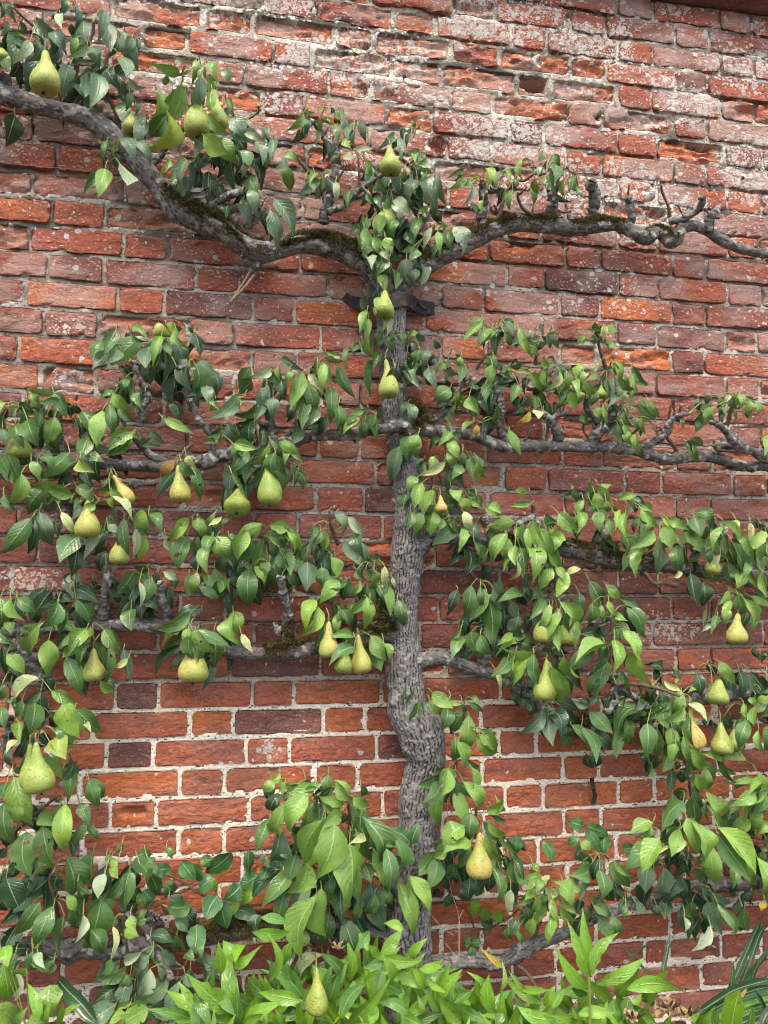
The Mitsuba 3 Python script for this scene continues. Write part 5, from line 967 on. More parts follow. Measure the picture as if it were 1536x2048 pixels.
# ---------------------------------------------------------------- pears
# neck x y, eye x y, half breadth, distance from the wall, russet, label
PEARS = [
    (92.5, 101, 87, 188, 25, .15, .25, 'green pear with brownish base hanging near the upper left corner above the bare grey arm'),
    (397, 178, 395, 277, 24, .17, .2, 'large pale pear under a yellow green leaf cluster in the upper left, eye showing'),
    (434, 193, 437, 259, 17, .14, .1, 'half hidden pale pear just right of the large pear in the upper left cluster'),
    (262, 222, 261, 269, 16, .11, .1, 'small green pear tucked behind leaves beside the rising upper left arm'),
    (779, 292, 782, 351, 21, .15, .15, 'squat pale pear topmost at the centre, above the mossy crotch'),
    (780, 402, 768, 462, 21, .12, .05, 'green pear in the shade of leaves above the crotch of the trunk'),
    (771, 580, 766, 637, 22, .17, .05, 'round green pear in front of the iron strap'),
    (774, 718, 778, 798, 21, .16, .3, 'pear hanging in front of the trunk just above the middle arms'),
    (347, 672, 306, 656, 14, .13, .4, 'small upturned pear lying on the leaves at the top of the left cluster'),
    (33, 862, 40, 919, 22, .11, .1, 'green pear mostly hidden by leaves at the left edge, level with the middle arms'),
    (226, 950, 259, 1010, 15, .16, .95, 'slanting russet orange pear on the left among leaves'),
    (357, 930, 361, 1007, 21, .15, .5, 'speckled pear below a brown and yellow leaf on the left of the trunk'),
    (538, 908, 540, 1014, 24, .16, .0, 'long smooth green pear below the middle left arm'),
    (478, 975, 473, 1028, 26, .13, .05, 'broad green pear half covered by a long leaf, left of the smooth long pear'),
    (178, 1000, 173, 1078, 24, .16, .35, 'fat yellowish pear in the left leaf mass, eye pointing down'),
    (240, 1064, 239, 1131, 20, .14, .3, 'speckled green pear lowest of the three on the left above the patch of pale lichen'),
    (190, 1296, 191, 1365, 21, .13, .35, 'plump pear with a reddish cheek under a fan of leaves on the lower left'),
    (391, 1278, 386, 1369, 30, .155, .55, 'biggest round yellow pear hanging over clean brickwork left of the trunk'),
    (656, 1242, 660, 1319, 20, .17, .75, 'tan russet pear in the cluster just left of the trunk'),
    (716, 1268, 726, 1350, 20, .165, .3, 'rough speckled green pear nearest the trunk on its left'),
    (690, 1296, 686, 1349, 19, .14, .0, 'green pear under a folded leaf between the tan pear and the rough pear'),
    (1101, 1212, 1084, 1288, 19, .15, .15, 'pale pear with a slender neck beside bright leaves right of the trunk'),
    (1116, 1214, 1134, 1290, 17, .145, .1, 'pear almost wholly behind the bright leaves right of the trunk'),
    (1094, 1318, 1088, 1405, 23, .16, .1, 'green bottle shaped pear under a fan of leaves right of the trunk'),
    (1424, 1104, 1424, 1150, 15, .12, .3, 'small pear peeping from dense leaves near the right edge'),
    (1474, 1226, 1474, 1290, 18, .15, .35, 'speckled pear hanging alone over grey brick near the right edge'),
    (1441, 1358, 1437, 1412, 20, .14, .15, 'round green pear against the dark lower right arm'),
    (1440, 1444, 1444, 1513, 20, .15, .1, 'green pear left one of the low pair at the right edge'),
    (1470, 1458, 1474, 1504, 16, .14, .1, 'pear behind a crumpled leaf, right one of the low pair at the right edge'),
    (1380, 1418, 1397, 1501, 18, .155, .7, 'russet cheeked pear behind leaves in the lower right cluster'),
    (72, 1482, 83, 1590, 27, .19, .0, 'long smooth pale green pear at the lower left edge'),
    (58, 1486, 62, 1580, 19, .16, .0, 'narrow pear behind the long smooth pear at the lower left edge'),
    (602, 1836, 604, 1895, 16, .16, .1, 'pear hidden by a big leaf just above the green bedding plants'),
    (632, 1934, 632, 2031, 20, .31, .15, 'long freckled pear hanging lowest of all, among the bedding leaves'),
    (959, 1664, 957, 1760, 23, .17, .6, 'golden speckled pear low down on the right of the trunk'),
    (880, 990, 884, 1026, 12, .15, .9, 'small tan pear between pale leaves just right of the trunk'),
    (1202, 770, 1202, 796, 10, .12, .0, 'tiny green pear in the middle right cluster, the higher one'),
    (1122, 783, 1123, 812, 9, .11, .1, 'tiny green pear in the shade of the middle right cluster'),
    (303, 1152, 306, 1186, 9, .11, .1, 'little green fruit behind a leaf left of the trunk'),
    (4, 98, 4, 128, 14, .12, .1, 'green pear cut by the left edge near the top')]


def pear(neck, eye, half, d, russet, label, seed):
    r = np.random.default_rng(seed)
    t = thing('pear', label, 'pear', 'pears hanging on the espalier tree')
    a, b = at(*neck, d - 0.012), at(*eye, d)
    L = np.linalg.norm(b - a)
    hw = half * np.linalg.norm(b - EYE) / FOCAL
    if L < 2.1 * hw:                        # foreshortened: the eye end swings towards the viewer
        need = math.sqrt((2.3 * hw)**2 - L**2)
        a = a + np.array([0, min(need, 0.03), 0]); L = np.linalg.norm(b - a)
    s = np.linspace(0, 1, 30)
    ratio = L / hw
    body = np.interp(s, [0, .02, .06, .14, .28, .40, .52, .64, .74, .84, .91, .96, .985, 1], [.02, .14, .20, .25, .33, .49, .73, .93, 1.0, .97, .85, .64, .38, .10])
    body = np.convolve(np.r_[body[0], body, body[-1]], [.2, .6, .2], 'valid')
    squat = np.clip((3.4 - ratio) / 1.4, 0, 1)
    fat = np.interp(s, [0, .04, .12, .3, .5, .64, .76, .86, .93, .97, 1], [.03, .22, .36, .60, .86, .98, .99, .86, .62, .38, .10])
    body = body * (1 - squat) + fat * squat
    ax = (b - a) / L
    bend = unit(np.cross(ax, r.normal(0, 1, 3)))
    C = a + ax * L * s[:, None] + bend * (0.045 * L * np.sin(np.pi * s) * r.uniform(-1, 1))[:, None] + bend * (0.05 * L * (1 - s)**3 * r.uniform(-1, 1))[:, None]
    ns = 28
    tt, n, bb = frames(C)
    ang = np.linspace(0, 2 * np.pi, ns, endpoint=False)
    D = np.cos(ang)[None, :, None] * n[:, None] + np.sin(ang)[None, :, None] * bb[:, None]
    rr = hw * body[:, None] * (1 + 0.05 * np.sin(ang * 2 + r.uniform(0, 6))[None] + 0.03 * np.sin(ang * 3 + r.uniform(0, 6))[None])
    V = C[:, None] + rr[..., None] * D
    V = V + D * (0.09 * hw * (meshkit.fbm(V * 28, 2, seed) - 0.5))[..., None]
    dim = np.exp(-((s - 1) / 0.035)**2)
    V = V - ax * (dim * 0.14 * hw)[:, None, None]
    vv = np.vstack([V.reshape(-1, 3), C[0], C[-1] - ax * 0.17 * hw])
    j = np.arange(ns); k = (j + 1) % ns; m = 30 * ns; e = 29 * ns
    F = np.vstack([grid_faces(30, ns, True), np.c_[np.full(ns, m), j, k], np.c_[np.full(ns, m + 1), e + k, e + j]])[:, [0, 2, 1]]
    uv = np.stack([np.full(len(vv), russet), np.r_[np.repeat(s, ns), 0, 1]], -1)
    put('flesh', (vv, F), 'pear_skin', t, True, uv)
    # stalk up to the nearest spur
    dd = np.hypot(HUBS[:, 0] - neck[0], HUBS[:, 1] - neck[1])
    jn = int(np.argmin(dd))
    top = at(*HUBS[jn]) if 8 < dd[jn] < 38 and HUBS[jn][1] < neck[1] + 4 else a + np.array([r.uniform(-.008, .008), .015, .032])
    S = spline([C[0] + ax * 0.02 * L, C[0] - ax * 0.012 + np.array([0, 0, .003]), (C[0] + top) / 2 + np.array([0, -.003, .006]), top], 9)
    v, f = tube(S, np.linspace(.0021, .0017, 9), 6)
    put('stalk', (v, f), 'pear_skin', t, True, np.tile([[1.8, 0]], (len(v), 1)))
    # dried calyx in the eye
    cm = Mesh()
    e0 = C[-1] - ax * 0.12 * hw
    for q in range(6):
        g = q * 1.047 + r.uniform(-.2, .2)
        o = math.cos(g) * n[-1] + math.sin(g) * bb[-1]; w = np.cross(ax, o)
        R0 = 0.15 * hw
        cm.add([e0 + w * R0 * .5, e0 - w * R0 * .5, e0 + o * R0 * 1.5 + ax * R0 * r.uniform(.6, 1.5), e0 + ax * R0 * .3], [[0, 1, 2], [0, 3, 1]], [[1.8, 1]] * 4)
    cm.put('calyx', 'dry_pod', t, False)


for i, (nx, ny, ex, ey, hf, d, ru, lab) in enumerate(PEARS):
    pear((nx, ny), (ex, ey), hf, d + (0.035 if ny > 1380 and d < .2 else 0.018 if .13 < d < .165 else 0), ru, lab, 900 + i)


# ---------------------------------------------------------------- bedding plants at the foot of the wall


def plant_leaf(parent, ox, oy, bx, by, tx, ty, w, tone, d, kind, seed, name='leaf', foot=None, dd=None, **kw):
    bx, tx, by, ty = bx / 4 + ox, tx / 4 + ox, by / 4 + oy, ty / 4 + oy
    r = random.Random(seed)
    if kind == 'lance' and abs((bx + tx) / 2 - 632) < 70 and (by + ty) / 2 > 1890: d, dd = min(d, .22), 0.0
    p0, p1 = at(bx, by, d), at(tx, ty, max(0.03, d + (r.gauss(0.01, 0.03) if dd is None else dd)))
    m = 0.00137 * (1 - d / CD)
    st = None
    if foot is not None:
        st = [foot, (foot + p0) / 2 + np.array([0, 0, .006]), p0]
    v, f, uv = blade(p0, p1, w / 8 * m, tone, seed, kind, ns=13, nt=7, stalk=st, **kw)
    put(name, (v, f), 'leaf_blade', parent, True, uv)
    return p0


def stem(parent, P, r0, r1, bsdf, name='stem', n=16):
    v, f = tube(spline(P, n), np.linspace(r0, r1, n), 7)
    put(name, (v, f), bsdf, parent, True, np.zeros((len(v), 2)))


def rows(txt):
    return [[float(x) if i < 5 else x for i, x in enumerate(e.split())] for e in txt.replace('\n', '').split(';')]


def peony(label, leaves_, hubs, seed):
    t = thing('peony_plant', label, 'plant', None)
    r = random.Random(seed)
    n = 0
    for (ox, oy), txt in leaves_.items():
        for bx, by, tx, ty, w, tone in rows(txt):
            d = r.uniform(.30, .40)
            p = plant_leaf(t, ox, oy, bx, by, tx + 0.12 * (tx - bx), ty + 0.12 * (ty - by), w * 0.86, tone, d, 'lance', seed * 100 + n, fold=r.uniform(.08, .3), bow=r.uniform(.03, .12), roll=r.uniform(-.4, .4))
            n += 1
    for hx, hy, spread, count, d in hubs:
        d -= 0.10; hy += 34
        h = at(hx, hy, d)
        foot = np.array([h[0] + r.uniform(-.05, .05), h[1] + 0.05, 0.0])
        stem(t, [foot, (foot + h) / 2 + np.array([r.uniform(-.02, .02), -.01, 0]), h], .0042, .0024, 'green_stem')
        for i in range(count):
            a = math.pi * (0.5 + 0.86 * ((i + 0.5) / count - 0.5)) + r.uniform(-.2, .2)
            L = spread * r.uniform(1.5, 2.0)
            e = 0.16 * L
            bx, by = hx + e * math.cos(a), hy - e * math.sin(a) * .8
            tx, ty = hx + L * math.cos(a), hy - L * math.sin(a) * .95 + 0.06 * L
            plant_leaf(t, 0, 0, bx * 4, by * 4, tx * 4, ty * 4, L * 4 * r.uniform(.17, .23), r.choice('PPPQQP'), d + r.uniform(-.02, .03), 'lance', seed * 100 + n, foot=h, dd=r.uniform(-.03, .05), fold=r.uniform(.08, .3), bow=r.uniform(.03, .14), roll=r.uniform(-.5, .5))
            n += 1
    return t


MAIN = {(384, 1536): """380 1960 285 1500 150 P;235 1650 210 1435 105 P;325 1560 265 1385 115 P;345 1560 430 1330 105 P;335 1595 470 1495 95 P;300 2050 105 1785 150 P;330 1965 -5 1680 150 P;895 1835 625 1565 150 Q;885 1860 560 1820 125 P;780 1395 735 1590 105 P;620 1710 615 1390 80 P;
590 1835 430 1670 110 Q;420 2015 690 1880 125 P;405 2055 580 1945 85 P;730 2055 690 1955 70 P;1160 1630 1075 1890 120 Q;1200 1895 1240 1600 120 Q;1190 2010 1385 1750 125 Q;1240 2055 1536 1765 125 P;1440 1540 1485 1330 65 P;1385 1705 1545 1640 110 P;1410 1465 1330 1310 85 P;
480 1310 785 1350 115 P;550 1195 770 1235 95 Q;1420 1300 1340 1450 90 Q;1500 1500 1420 1420 80 P;20 1800 140 1990 110 Q;520 1900 640 2060 110 Q;860 1900 700 2010 100 Q;960 1990 1080 1960 90 P;1100 2050 1160 1880 110 P;60 2050 10 1900 90 Q;820 1760 760 1560 90 Q;200 1760 330 1960 100 Q;680 1780 640 1560 70 Q;
1060 1800 1110 1600 90 Q;1480 1900 1410 2060 110 P;1536 1560 1400 1600 90 Q;1290 1700 1330 1900 110 Q""",
        (768, 1536): """-20 1490 115 1305 115 P;0 1510 265 1540 110 P;40 1540 75 1695 90 P;100 1660 275 1760 100 P;180 1550 330 1395 85 P;270 1615 475 1565 95 P;320 1790 228 1555 80 P;350 1690 480 1785 60 P;400 1870 512 1570 85 P;420 1860 608 1635 120 P;620 2050 450 1835 135 P;660 2060 690 1810 95 P;750 1905 565 1765 95 P;
870 1970 848 1675 145 P;740 2060 800 1845 85 P;965 1600 812 1455 55 y;920 1800 955 1600 50 l;1000 2060 1020 1795 115 P;1265 1875 995 1720 115 P;1060 1750 1295 1770 75 P;1375 2010 1095 1910 135 P;1280 1905 1355 1755 95 P;1350 1925 1440 1785 95 P;830 1735 695 1660 55 P;200 1965 -10 1890 110 Q;130 1965 310 2060 120 P;
330 1965 285 1840 60 l;380 1925 445 2060 105 P;600 1900 770 1990 110 Q;160 1290 10 1240 90 P;150 1800 -10 1700 120 Q;20 1830 150 1900 110 Q;1100 2060 1050 1850 100 Q;1200 2060 1240 1920 100 Q;960 1960 900 2060 90 Q;700 1780 560 1900 80 Q;500 1960 540 1760 90 Q;1160 1800 1040 1660 60 P;-10 1620 -60 1780 100 Q"""}
MAINHUB = [(400, 2010, 62, 7, .34), (470, 2040, 66, 8, .38), (540, 2010, 62, 7, .33), (600, 2050, 66, 8, .42), (650, 1990, 60, 7, .31), (690, 2040, 66, 8, .40), (745, 1985, 60, 7, .32), (790, 2035, 66, 8, .41), (850, 1995, 62, 7, .33), (900, 2040, 66, 8, .41), (955, 2010, 60, 7, .34), (1010, 2050, 62, 8, .40), (1060, 2035, 58, 7, .36),
           (500, 1985, 56, 6, .28), (580, 1960, 54, 6, .27), (700, 1945, 56, 6, .27), (810, 1950, 56, 6, .28), (440, 2075, 60, 8, .46), (560, 2085, 60, 8, .47), (680, 2085, 60, 8, .47), (800, 2085, 60, 8, .47), (920, 2085, 60, 8, .47), (1040, 2090, 60, 8, .46), (740, 1925, 50, 6, .25), (660, 1930, 44, 5, .25)]
peony('broad mass of fresh green peony leaves along the bottom, in front of the trunk', MAIN, MAINHUB, 31)
RIGHT = {(1152, 1536): """105 1680 42 1195 135 P;110 1700 -40 1300 130 P;125 1665 310 1345 115 P;145 1730 515 1545 125 P;320 1825 545 1585 155 P;400 1770 820 1780 150 P;590 1895 692 1595 105 P;330 1975 45 1705 115 P;645 2050 325 1810 120 P;15 1970 285 1960 115 P;100 1780 -150 1460 130 P;300 1850 330 2030 130 Q;420 1830 360 1990 120 Q;
540 1760 600 1920 110 Q;90 1840 -110 1790 110 P;60 2060 -60 1960 110 P;200 2050 40 2010 100 P;380 2060 230 1980 110 P;560 2060 470 1900 100 P;-40 1760 60 1830 90 Q;180 1900 60 2060 110 Q;960 2060 1085 1940 90 P;880 2000 990 1960 80 P;150 1960 300 2060 120 Q"""}
RIGHTHUB = [(1110, 2060, 56, 7, .40), (1180, 2055, 56, 7, .42), (1250, 2070, 54, 7, .42), (1330, 2085, 50, 7, .44), (1150, 2000, 52, 6, .33), (1230, 2015, 50, 6, .34), (1290, 2040, 46, 6, .36)]
p2 = peony('tall fresh peony shoot with brown dead flower heads at its foot, right of the trunk', RIGHT, RIGHTHUB, 32)
stem(p2, [np.array([at(1182, 2040, .40)[0], -.40, 0]), at(1180, 2040, .40), at(1178, 1955, .40)], .004, .0028, 'green_stem')
LEFT = {(0, 1536): """325 2035 238 1745 95 P;470 2060 490 1855 60 P;500 1965 630 1895 55 P;380 2050 400 1900 70 P;120 2060 200 1960 80 l"""}
peony('small peony shoot with narrow pale leaves in the lower left corner', LEFT, [(70, 2075, 36, 5, .40), (130, 2085, 34, 5, .42)], 33)


def dead_flower(parent, px, py, d, size, seed):
    r = np.random.default_rng(seed)
    c = at(px, py, d)
    m = Mesh()
    for i in range(13):
        a, b = r.uniform(0, 6.28), r.uniform(-.3, 1.3)
        o = np.array([math.cos(a) * math.cos(b), math.sin(a) * math.cos(b) * .8, math.sin(b) * .6 - .1])
        w = unit(np.cross(o, [0, 0, 1.0]))
        u = np.linspace(0, 1, 7)[:, None, None]; t = np.linspace(-1, 1, 5)[None, :, None]
        V = c + o * size * u + w * size * .60 * np.sin(np.pi * (0.12 + .8 * u)) * t + np.array([0, 0, 1.0]) * size * (.35 * u * (1 - u) * r.uniform(-1, 2) + .18 * t**2 * r.uniform(-1, 1)) + 0.5 * size * (meshkit.noise(np.broadcast_to(o * 9, (7, 5, 3)) + u * 4 + t * 2)[..., None] - .5)
        m.add(V.reshape(-1, 3), grid_faces(7, 5))
    k = m.put('dead_flower', 'dry_petal', parent)
    tag(k, 'withered tan petals around dark pods')
    q = Mesh()
    for i in range(4):
        a = i * 1.57 + r.uniform(-.5, .5)
        e = c + np.array([.011 * math.cos(a), -.02 + .006 * math.sin(a), .010])
        P = np.array([e, e + np.array([.010 * math.cos(a), -.006, .012]), e + np.array([.013 * math.cos(a), -.010 * abs(math.sin(a)), .016 + .008 * r.random()])])
        v, f = tube(spline(P, 8), np.interp(np.linspace(0, 1, 8), [0, .3, .7, 1], [.0015, .0032, .0022, .0005]), 7)
        q.add(v, f)
    q.put('pod', 'dry_pod', k)


dead_flower(p2, 1330, 2014, .43, .030, 1)
dead_flower(p2, 1368, 2028, .44, .022, 2)
dead_flower(p2, 1262, 2034, .46, .020, 3)
dead_flower('peony_plant', 676, 1892, .30, .016, 4)

# strap-leaved clump, an iris blade, ribbed leaves


def strap(parent, ox, oy, pts, w, tone, d0, d1, seed):
    q = [(x / 4 + ox, y / 4 + oy) for x, y in pts]
    m = len(q)
    C = spline([at(x, y, d0 + (d1 - d0) * i / (m - 1)) for i, (x, y) in enumerate(q)], 26)
    t = unit(np.gradient(C, axis=0))
    out = unit(EYE - C)
    r = random.Random(seed)
    sd = unit(np.cross(t, out)); nm = np.cross(sd, t)
    a = r.uniform(-.9, .9); sd = sd * math.cos(a) + nm * math.sin(a); nm = np.cross(sd, t)
    s = np.linspace(0, 1, 26)
    hw = w / 8 * .00137 * np.minimum(1, np.minimum(.7 + s * 2, (1 - s) * 4.5 + .02))
    tt = np.linspace(-1, 1, 5)
    V = C[:, None] + sd[:, None] * (hw[:, None] * tt[None])[..., None] + nm[:, None] * (0.45 * hw[:, None] * abs(tt)[None])[..., None]
    uu, ww = np.meshgrid(s, tt, indexing='ij')
    uv = np.stack([TI[tone] + .5 + ww * .44, 2 * r.randint(1, 6) + .4 + 0.05 * uu], -1).reshape(-1, 2)
    put('leaf', (V.reshape(-1, 3), grid_faces(26, 5)), 'leaf_blade', parent, True, uv)


lily = thing('daylily_clump', 'dark green clump of long strap leaves arching from the lower right corner', 'plant')
LILY = [([(1180, 2120), (1210, 1850), (1330, 1550), (1440, 1300), (1495, 1160)], 44, 's', .26, .06), ([(1230, 2120), (1270, 1850), (1375, 1600), (1470, 1330), (1545, 1225)], 40, 's', .28, .07), ([(1340, 2120), (1400, 1720), (1460, 1570), (1560, 1460)], 34, 's', .3, .1),
        ([(1235, 2120), (1238, 1800), (1248, 1660), (1262, 1535)], 44, 's', .28, .16), ([(1000, 1945), (1150, 1850), (1300, 1765), (1600, 1680)], 64, 's', .34, .30), ([(985, 2010), (1180, 1885), (1400, 1785), (1620, 1735)], 56, 's', .35, .33), ([(1110, 2015), (1300, 1890), (1620, 1800)], 54, 's', .38, .34),
        ([(1180, 2060), (1350, 1955), (1620, 1860)], 54, 'Q', .40, .36), ([(1290, 2060), (1420, 2000), (1620, 1920)], 50, 's', .42, .38), ([(1560, 2060), (1500, 1920), (1430, 1780)], 44, 's', .36, .40), ([(680, 1760), (700, 1600), (725, 1480), (752, 1325)], 34, 's', .16, .10), ([(620, 1760), (590, 1680), (500, 1560), (355, 1405)], 26, 's', .16, .10),
        ([(420, 1545), (500, 1470), (600, 1400)], 24, 's', .14, .12), ([(1235, 2160), (1265, 1950), (1308, 1775)], 125, 'P', .47, .50), ([(1105, 2160), (1138, 1925)], 62, 'Q', .47, .48), ([(1365, 2160), (1410, 1915)], 56, 'Q', .46, .47), ([(1330, 1960), (1450, 1830), (1640, 1640)], 44, 's', .36, .30), ([(1300, 1760), (1400, 1620), (1600, 1350)], 40, 's', .24, .12),
        ([(1480, 2060), (1540, 1950), (1640, 1880)], 50, 's', .42, .4), ([(1020, 2060), (1200, 1940), (1480, 1840), (1640, 1820)], 46, 'Q', .39, .36), ([(1380, 1880), (1480, 1760), (1600, 1560)], 46, 's', .30, .2), ([(930, 2050), (1060, 1930), (1220, 1840)], 40, 's', .30, .28), ([(-330, 1880), (-100, 1835), (100, 1850), (240, 1900)], 44, 's', .2, .22), ([(1170, 1990), (1330, 1810), (1370, 1760)], 26, 'k', .40, .40)]
for i, (pts, w, tone, a, b) in enumerate(LILY):
    strap(lily, 1152, 1536, pts, w, tone, a, b, 40 + i)
iris = thing('iris_plant', 'single dark sword leaf slanting across bricks near the lower left', 'plant')
strap(iris, 0, 1536, [(470, 1700), (540, 1780), (640, 1880), (790, 2060)], 95, 's', .12, .22, 71)
rib = thing('ribbed_leaf_plant', 'yellow green plant with broad deeply ribbed leaves in the lower left corner', 'plant')
for i, q in enumerate(rows("20 1560 75 1915 150 P;400 1735 400 1995 205 l;-20 1890 160 2060 170 l;30 1430 60 1590 100 P;210 1600 130 1700 100 P;330 2060 260 1960 120 l")):
    plant_leaf(rib, 0, 1536, *q[:5], q[5], .30 + .02 * (i % 3), 'oval', 800 + i, foot=at(60, 2080, .3), fold=.15)

# brambles


def bramble(label, stems, leaves_, seed):
    t = thing('bramble', label, 'plant')
    r = random.Random(seed)
    n = 0
    for (ox, oy), pts, d in stems:
        P = [at(x / 4 + ox, y / 4 + oy, d + r.uniform(-.01, .01)) for x, y in pts]
        stem(t, P, .0034, .0022, 'red_stem', n=24)
        C = spline(P, 24)
        th = Mesh()
        for c in C[2:-2]:
            o = unit(np.array([r.gauss(0, 1), -abs(r.gauss(0, 1)), r.gauss(0, 1)])) * .0065
            th.add([c + [.0018, 0, 0], c - [.0018, 0, 0], c + o], [[0, 1, 2]])
        th.put('thorns', 'red_stem', t, False)
    for (ox, oy), d, txt in leaves_:
        for q in rows(txt):
            plant_leaf(t, ox, oy, *q[:5], q[5], d + r.uniform(-.02, .03), 'oval', seed * 100 + n, dd=r.uniform(-.02, .03), fold=r.uniform(.02, .25), roll=r.uniform(-.5, .5), bow=.04)
            n += 1


bramble('bramble with reddish prickly stem and dark oval leaves, left of the hanging leaf cluster',
        [((384, 1536), [(-420, 760), (-180, 860), (-40, 930), (60, 1010), (180, 1045), (300, 1085), (470, 1100), (600, 1085), (720, 1040)], .09), ((384, 1536), [(-300, 1010), (-100, 1000), (20, 940), (100, 900)], .08)],
        [((384, 1536), .11, "320 675 100 860 140 r;20 760 50 930 110 r;190 890 50 985 135 r;460 660 460 850 100 r;545 860 390 960 140 r;390 940 260 1055 140 r;210 1020 110 1215 155 r;230 1070 280 1285 140 r;480 960 380 1100 110 P;700 655 890 710 120 r;620 760 770 720 115 r;600 790 550 890 100 r;40 1250 60 1500 150 r;520 1170 510 1300 130 d;370 1060 300 1190 60 P;150 900 200 1000 60 P;330 1130 520 1190 120 r;-20 1080 -60 1260 130 r;90 700 140 790 90 r;760 600 680 660 90 r;820 620 740 760 110 r"),
         ((0, 1536), .10, "1240 820 1380 800 105 r;1200 840 1260 1020 120 r;1310 930 1430 1000 110 r;1100 700 1220 690 90 r;1150 980 1230 1090 100 r;1450 750 1545 910 125 r;1080 720 1180 860 110 r;460 860 430 990 110 r;1290 880 1200 960 90 r;1090 1080 1180 1000 90 P;680 990 640 1100 80 d")], 51)
bramble('bramble with bright green oval leaves against the lower trunk and just right of it',
        [((768, 1536), [(700, 1290), (830, 1285), (910, 1245), (1010, 1190), (1080, 1125)], .05), ((768, 1536), [(100, 780), (190, 690), (210, 610), (230, 560)], .16), ((768, 1536), [(360, 1080), (560, 1080), (680, 1160), (720, 1280)], .03)],
        [((768, 1536), .17, "205 595 30 500 110 r;220 610 285 450 95 r;215 640 150 730 105 r;245 745 150 700 100 r;100 560 20 620 80 r"),
         ((768, 1536), .06, "480 1040 550 1110 120 r;740 1040 715 1200 85 P;800 1110 840 1240 85 P;860 1185 985 1140 85 P;700 1400 780 1390 70 r;690 1430 730 1530 70 r;1060 540 1060 690 110 r;1100 580 1130 680 60 r;1280 580 1350 755 95 r;760 940 740 1030 70 P;640 1440 700 1360 60 r;870 1260 780 1230 80 d;430 1020 400 960 60 d")], 52)
bramble('bramble with dark three part leaves on bare brick, right of the golden pear',
        [((1152, 1536), [(240, 720), (190, 560), (80, 470), (-60, 420)], .05)],
        [((1152, 1536), .07, "60 465 -70 420 110 r;75 465 260 535 105 r;85 490 195 680 95 r;235 540 220 690 120 r;370 650 490 640 100 r;480 660 560 740 100 r;-60 600 20 560 90 r;420 720 500 690 80 r")], 53)

# ---------------------------------------------------------------- iron, wire, string, dry stalks


def ribbon(pts, halfh, thick):
    """A flat bar on edge: pts (px, py, d); halfh in px, upright."""
    C = spline([at(*q) for q in pts], 60)
    t = unit(np.gradient(C, axis=0))
    up = unit(np.array([0, 0, 1.0]) - t * t[:, 2:3]); nn = np.cross(t, up)
    hh = (np.interp(np.linspace(0, 1, 60), np.linspace(0, 1, len(halfh)), halfh) * .00137)[:, None]
    a = [C + up * hh + nn * thick, C - up * hh + nn * thick, C - up * hh - nn * thick, C + up * hh - nn * thick]
    v = np.stack(a, 1).reshape(-1, 3)
    f = np.vstack([grid_faces(60, 4, True), [[0, 1, 2], [0, 2, 3]], [[236, 238, 237], [236, 239, 238]]])
    return v, f


ist = thing('iron_strap', 'rusty dark iron strap nailed to the wall around the top of the trunk', 'strap')
put('band', ribbon([(689, 592, .004), (704, 602, .012), (728, 608, .05), (748, 606, .115), (783, 604, .128), (812, 600, .118), (826, 606, .06), (838, 613, .022), (868, 617, .006)], [8, 12, 12, 12, 12, 12, 15, 15, 13], .0022), 'old_iron', ist, 30)
v, f = tube(spline([at(832, 606, .026), at(838, 610, .040), at(846, 617, .040), at(852, 620, .024)], 12), np.full(12, .0032), 8)
put('hook', (v, f), 'old_iron', ist)
k = thing('metal_tag', 'bent strip of dark metal hanging from a joint on bare brick, lower right', 'strip')
put('strip', ribbon([(1184, 1556, .004), (1184, 1560, .022), (1186, 1575, .026), (1189, 1592, .018), (1186, 1609, .020)], [3, 4, 5, 5, 4], .0012), 'old_iron', k, 30)
scene[k] = scene.pop(k + '__strip')
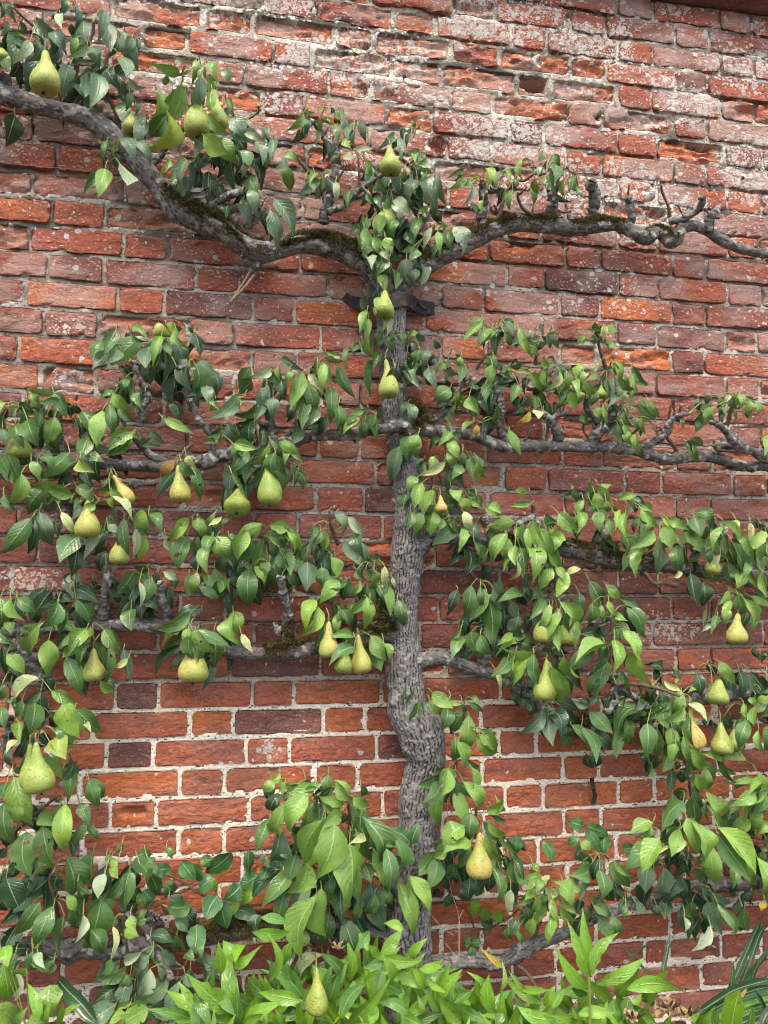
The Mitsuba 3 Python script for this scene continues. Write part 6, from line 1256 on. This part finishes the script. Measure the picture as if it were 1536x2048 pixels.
# the strip hangs down: rebuild it as a vertical tongue
C = spline([at(1184, 1556, .002), at(1184, 1562, .020), at(1187, 1577, .026), at(1190, 1592, .019), at(1186, 1609, .021)], 24)
sd = np.array([1.0, 0, 0]) * .0062
tn = unit(np.gradient(C, axis=0)); nv = np.cross(tn, [1.0, 0, 0]) * .0009
v = np.stack([C - sd + nv, C + sd + nv, C + sd - nv, C - sd - nv], 1).reshape(-1, 3)
scene[k] = mikit.ply((v, np.vstack([grid_faces(24, 4, True), [[0, 1, 2], [0, 2, 3]], [[92, 94, 93], [92, 95, 94]]])), 'old_iron', smooth=30)
for px, py, lab in ((1483, 358, 'dark round nail head in a brick near the right edge, above the bare right arm'), (808, 156, 'rusty nail sticking out of a joint above the topmost central pear'), (1238, 936 // 4 + 512, 'grey nail in a joint above the tuft of the middle right arm')):
    px = 1401 if py == 746 else px
    p = at(px, py, 0)
    v, f = tube(np.array([p + [0, .02, 0], p + [0, -.006, 0], p + [0, -.0065, 0], p + [0, -.009, 0]]), [.0022, .0022, .0056, .0050], 12)
    n = key('wall_nail'); scene[n] = mikit.ply((v, f), 'old_iron', smooth=30)
    tag(n, lab, 'nail')
for (x0, y0), (x1, y1), d, lab in (((940, 906), (1045, 905), .03, 'thin grey training wire running just below the middle right arm'), ((875, 403), (1093, 418), .045, 'thin grey training wire running above the upper right arm')):
    a, b = at(x0, y0, d), at(x1, y1, d)
    u = unit(b - a); u[1] = 0
    P = np.array([a + u * s for s in np.linspace(-2.0, 2.4, 30)]); P[:, 1] = -d; P[:, 2] = a[2] + (P[:, 0] - a[0]) * (b[2] - a[2]) / (b[0] - a[0]) * 0.3
    v, f = tube(P, np.full(30, .0006), 5)
    n = key('training_wire'); scene[n] = mikit.ply((v, f), 'grey_wire', smooth=True)
    tag(n, lab, 'wire')
for px, py, r0, lab in ((1412, 914, .0155, 'blue twine knotted round the middle right arm, nearer the edge'), (1245, 898, .0155, 'dark blue twine tied round the middle right arm below its leafy spurs')):
    c = at(px, py, .058)
    a = np.linspace(0, 2 * np.pi, 25)
    P = np.stack([c[0] + .002 * np.sin(a * 3), c[1] + r0 * np.cos(a), c[2] + r0 * np.sin(a)], -1)
    P = np.vstack([P, [c + [.004, -r0, -.012], c + [.008, -r0 * .8, -.026]]])
    v, f = tube(spline(P, 60), np.full(60, .0011), 5)
    n = key('twine_tie'); scene[n] = mikit.ply((v, f), 'blue_twine', smooth=True)
    tag(n, lab, 'string')
ds = thing('dry_stalks', 'thin dry straw stalks hanging beside the lower trunk', 'stalk')
for pts in ([(508, 250), (512, 560), (520, 900), (600, 1200), (606, 1500), (615, 1700)], [(600, 1230), (598, 1560)], [(490, 1400), (560, 1490), (640, 1590)], [(372, 1170), (470, 1280), (560, 1340)], [(555, 260), (548, 420)], [(600, 1200), (640, 1130)]):
    stem(ds, [at(x / 4 + 768, y / 4 + 1536, .10) for x, y in pts], .0009, .0006, 'straw', 'stalk', 20)
tw = [at(505, 534, .06), at(488, 563, .05), at(470, 590, .04), at(457, 607, .03)]
stem(tree, tw, .0032, .0016, 'straw', 'dead_twig', 14)
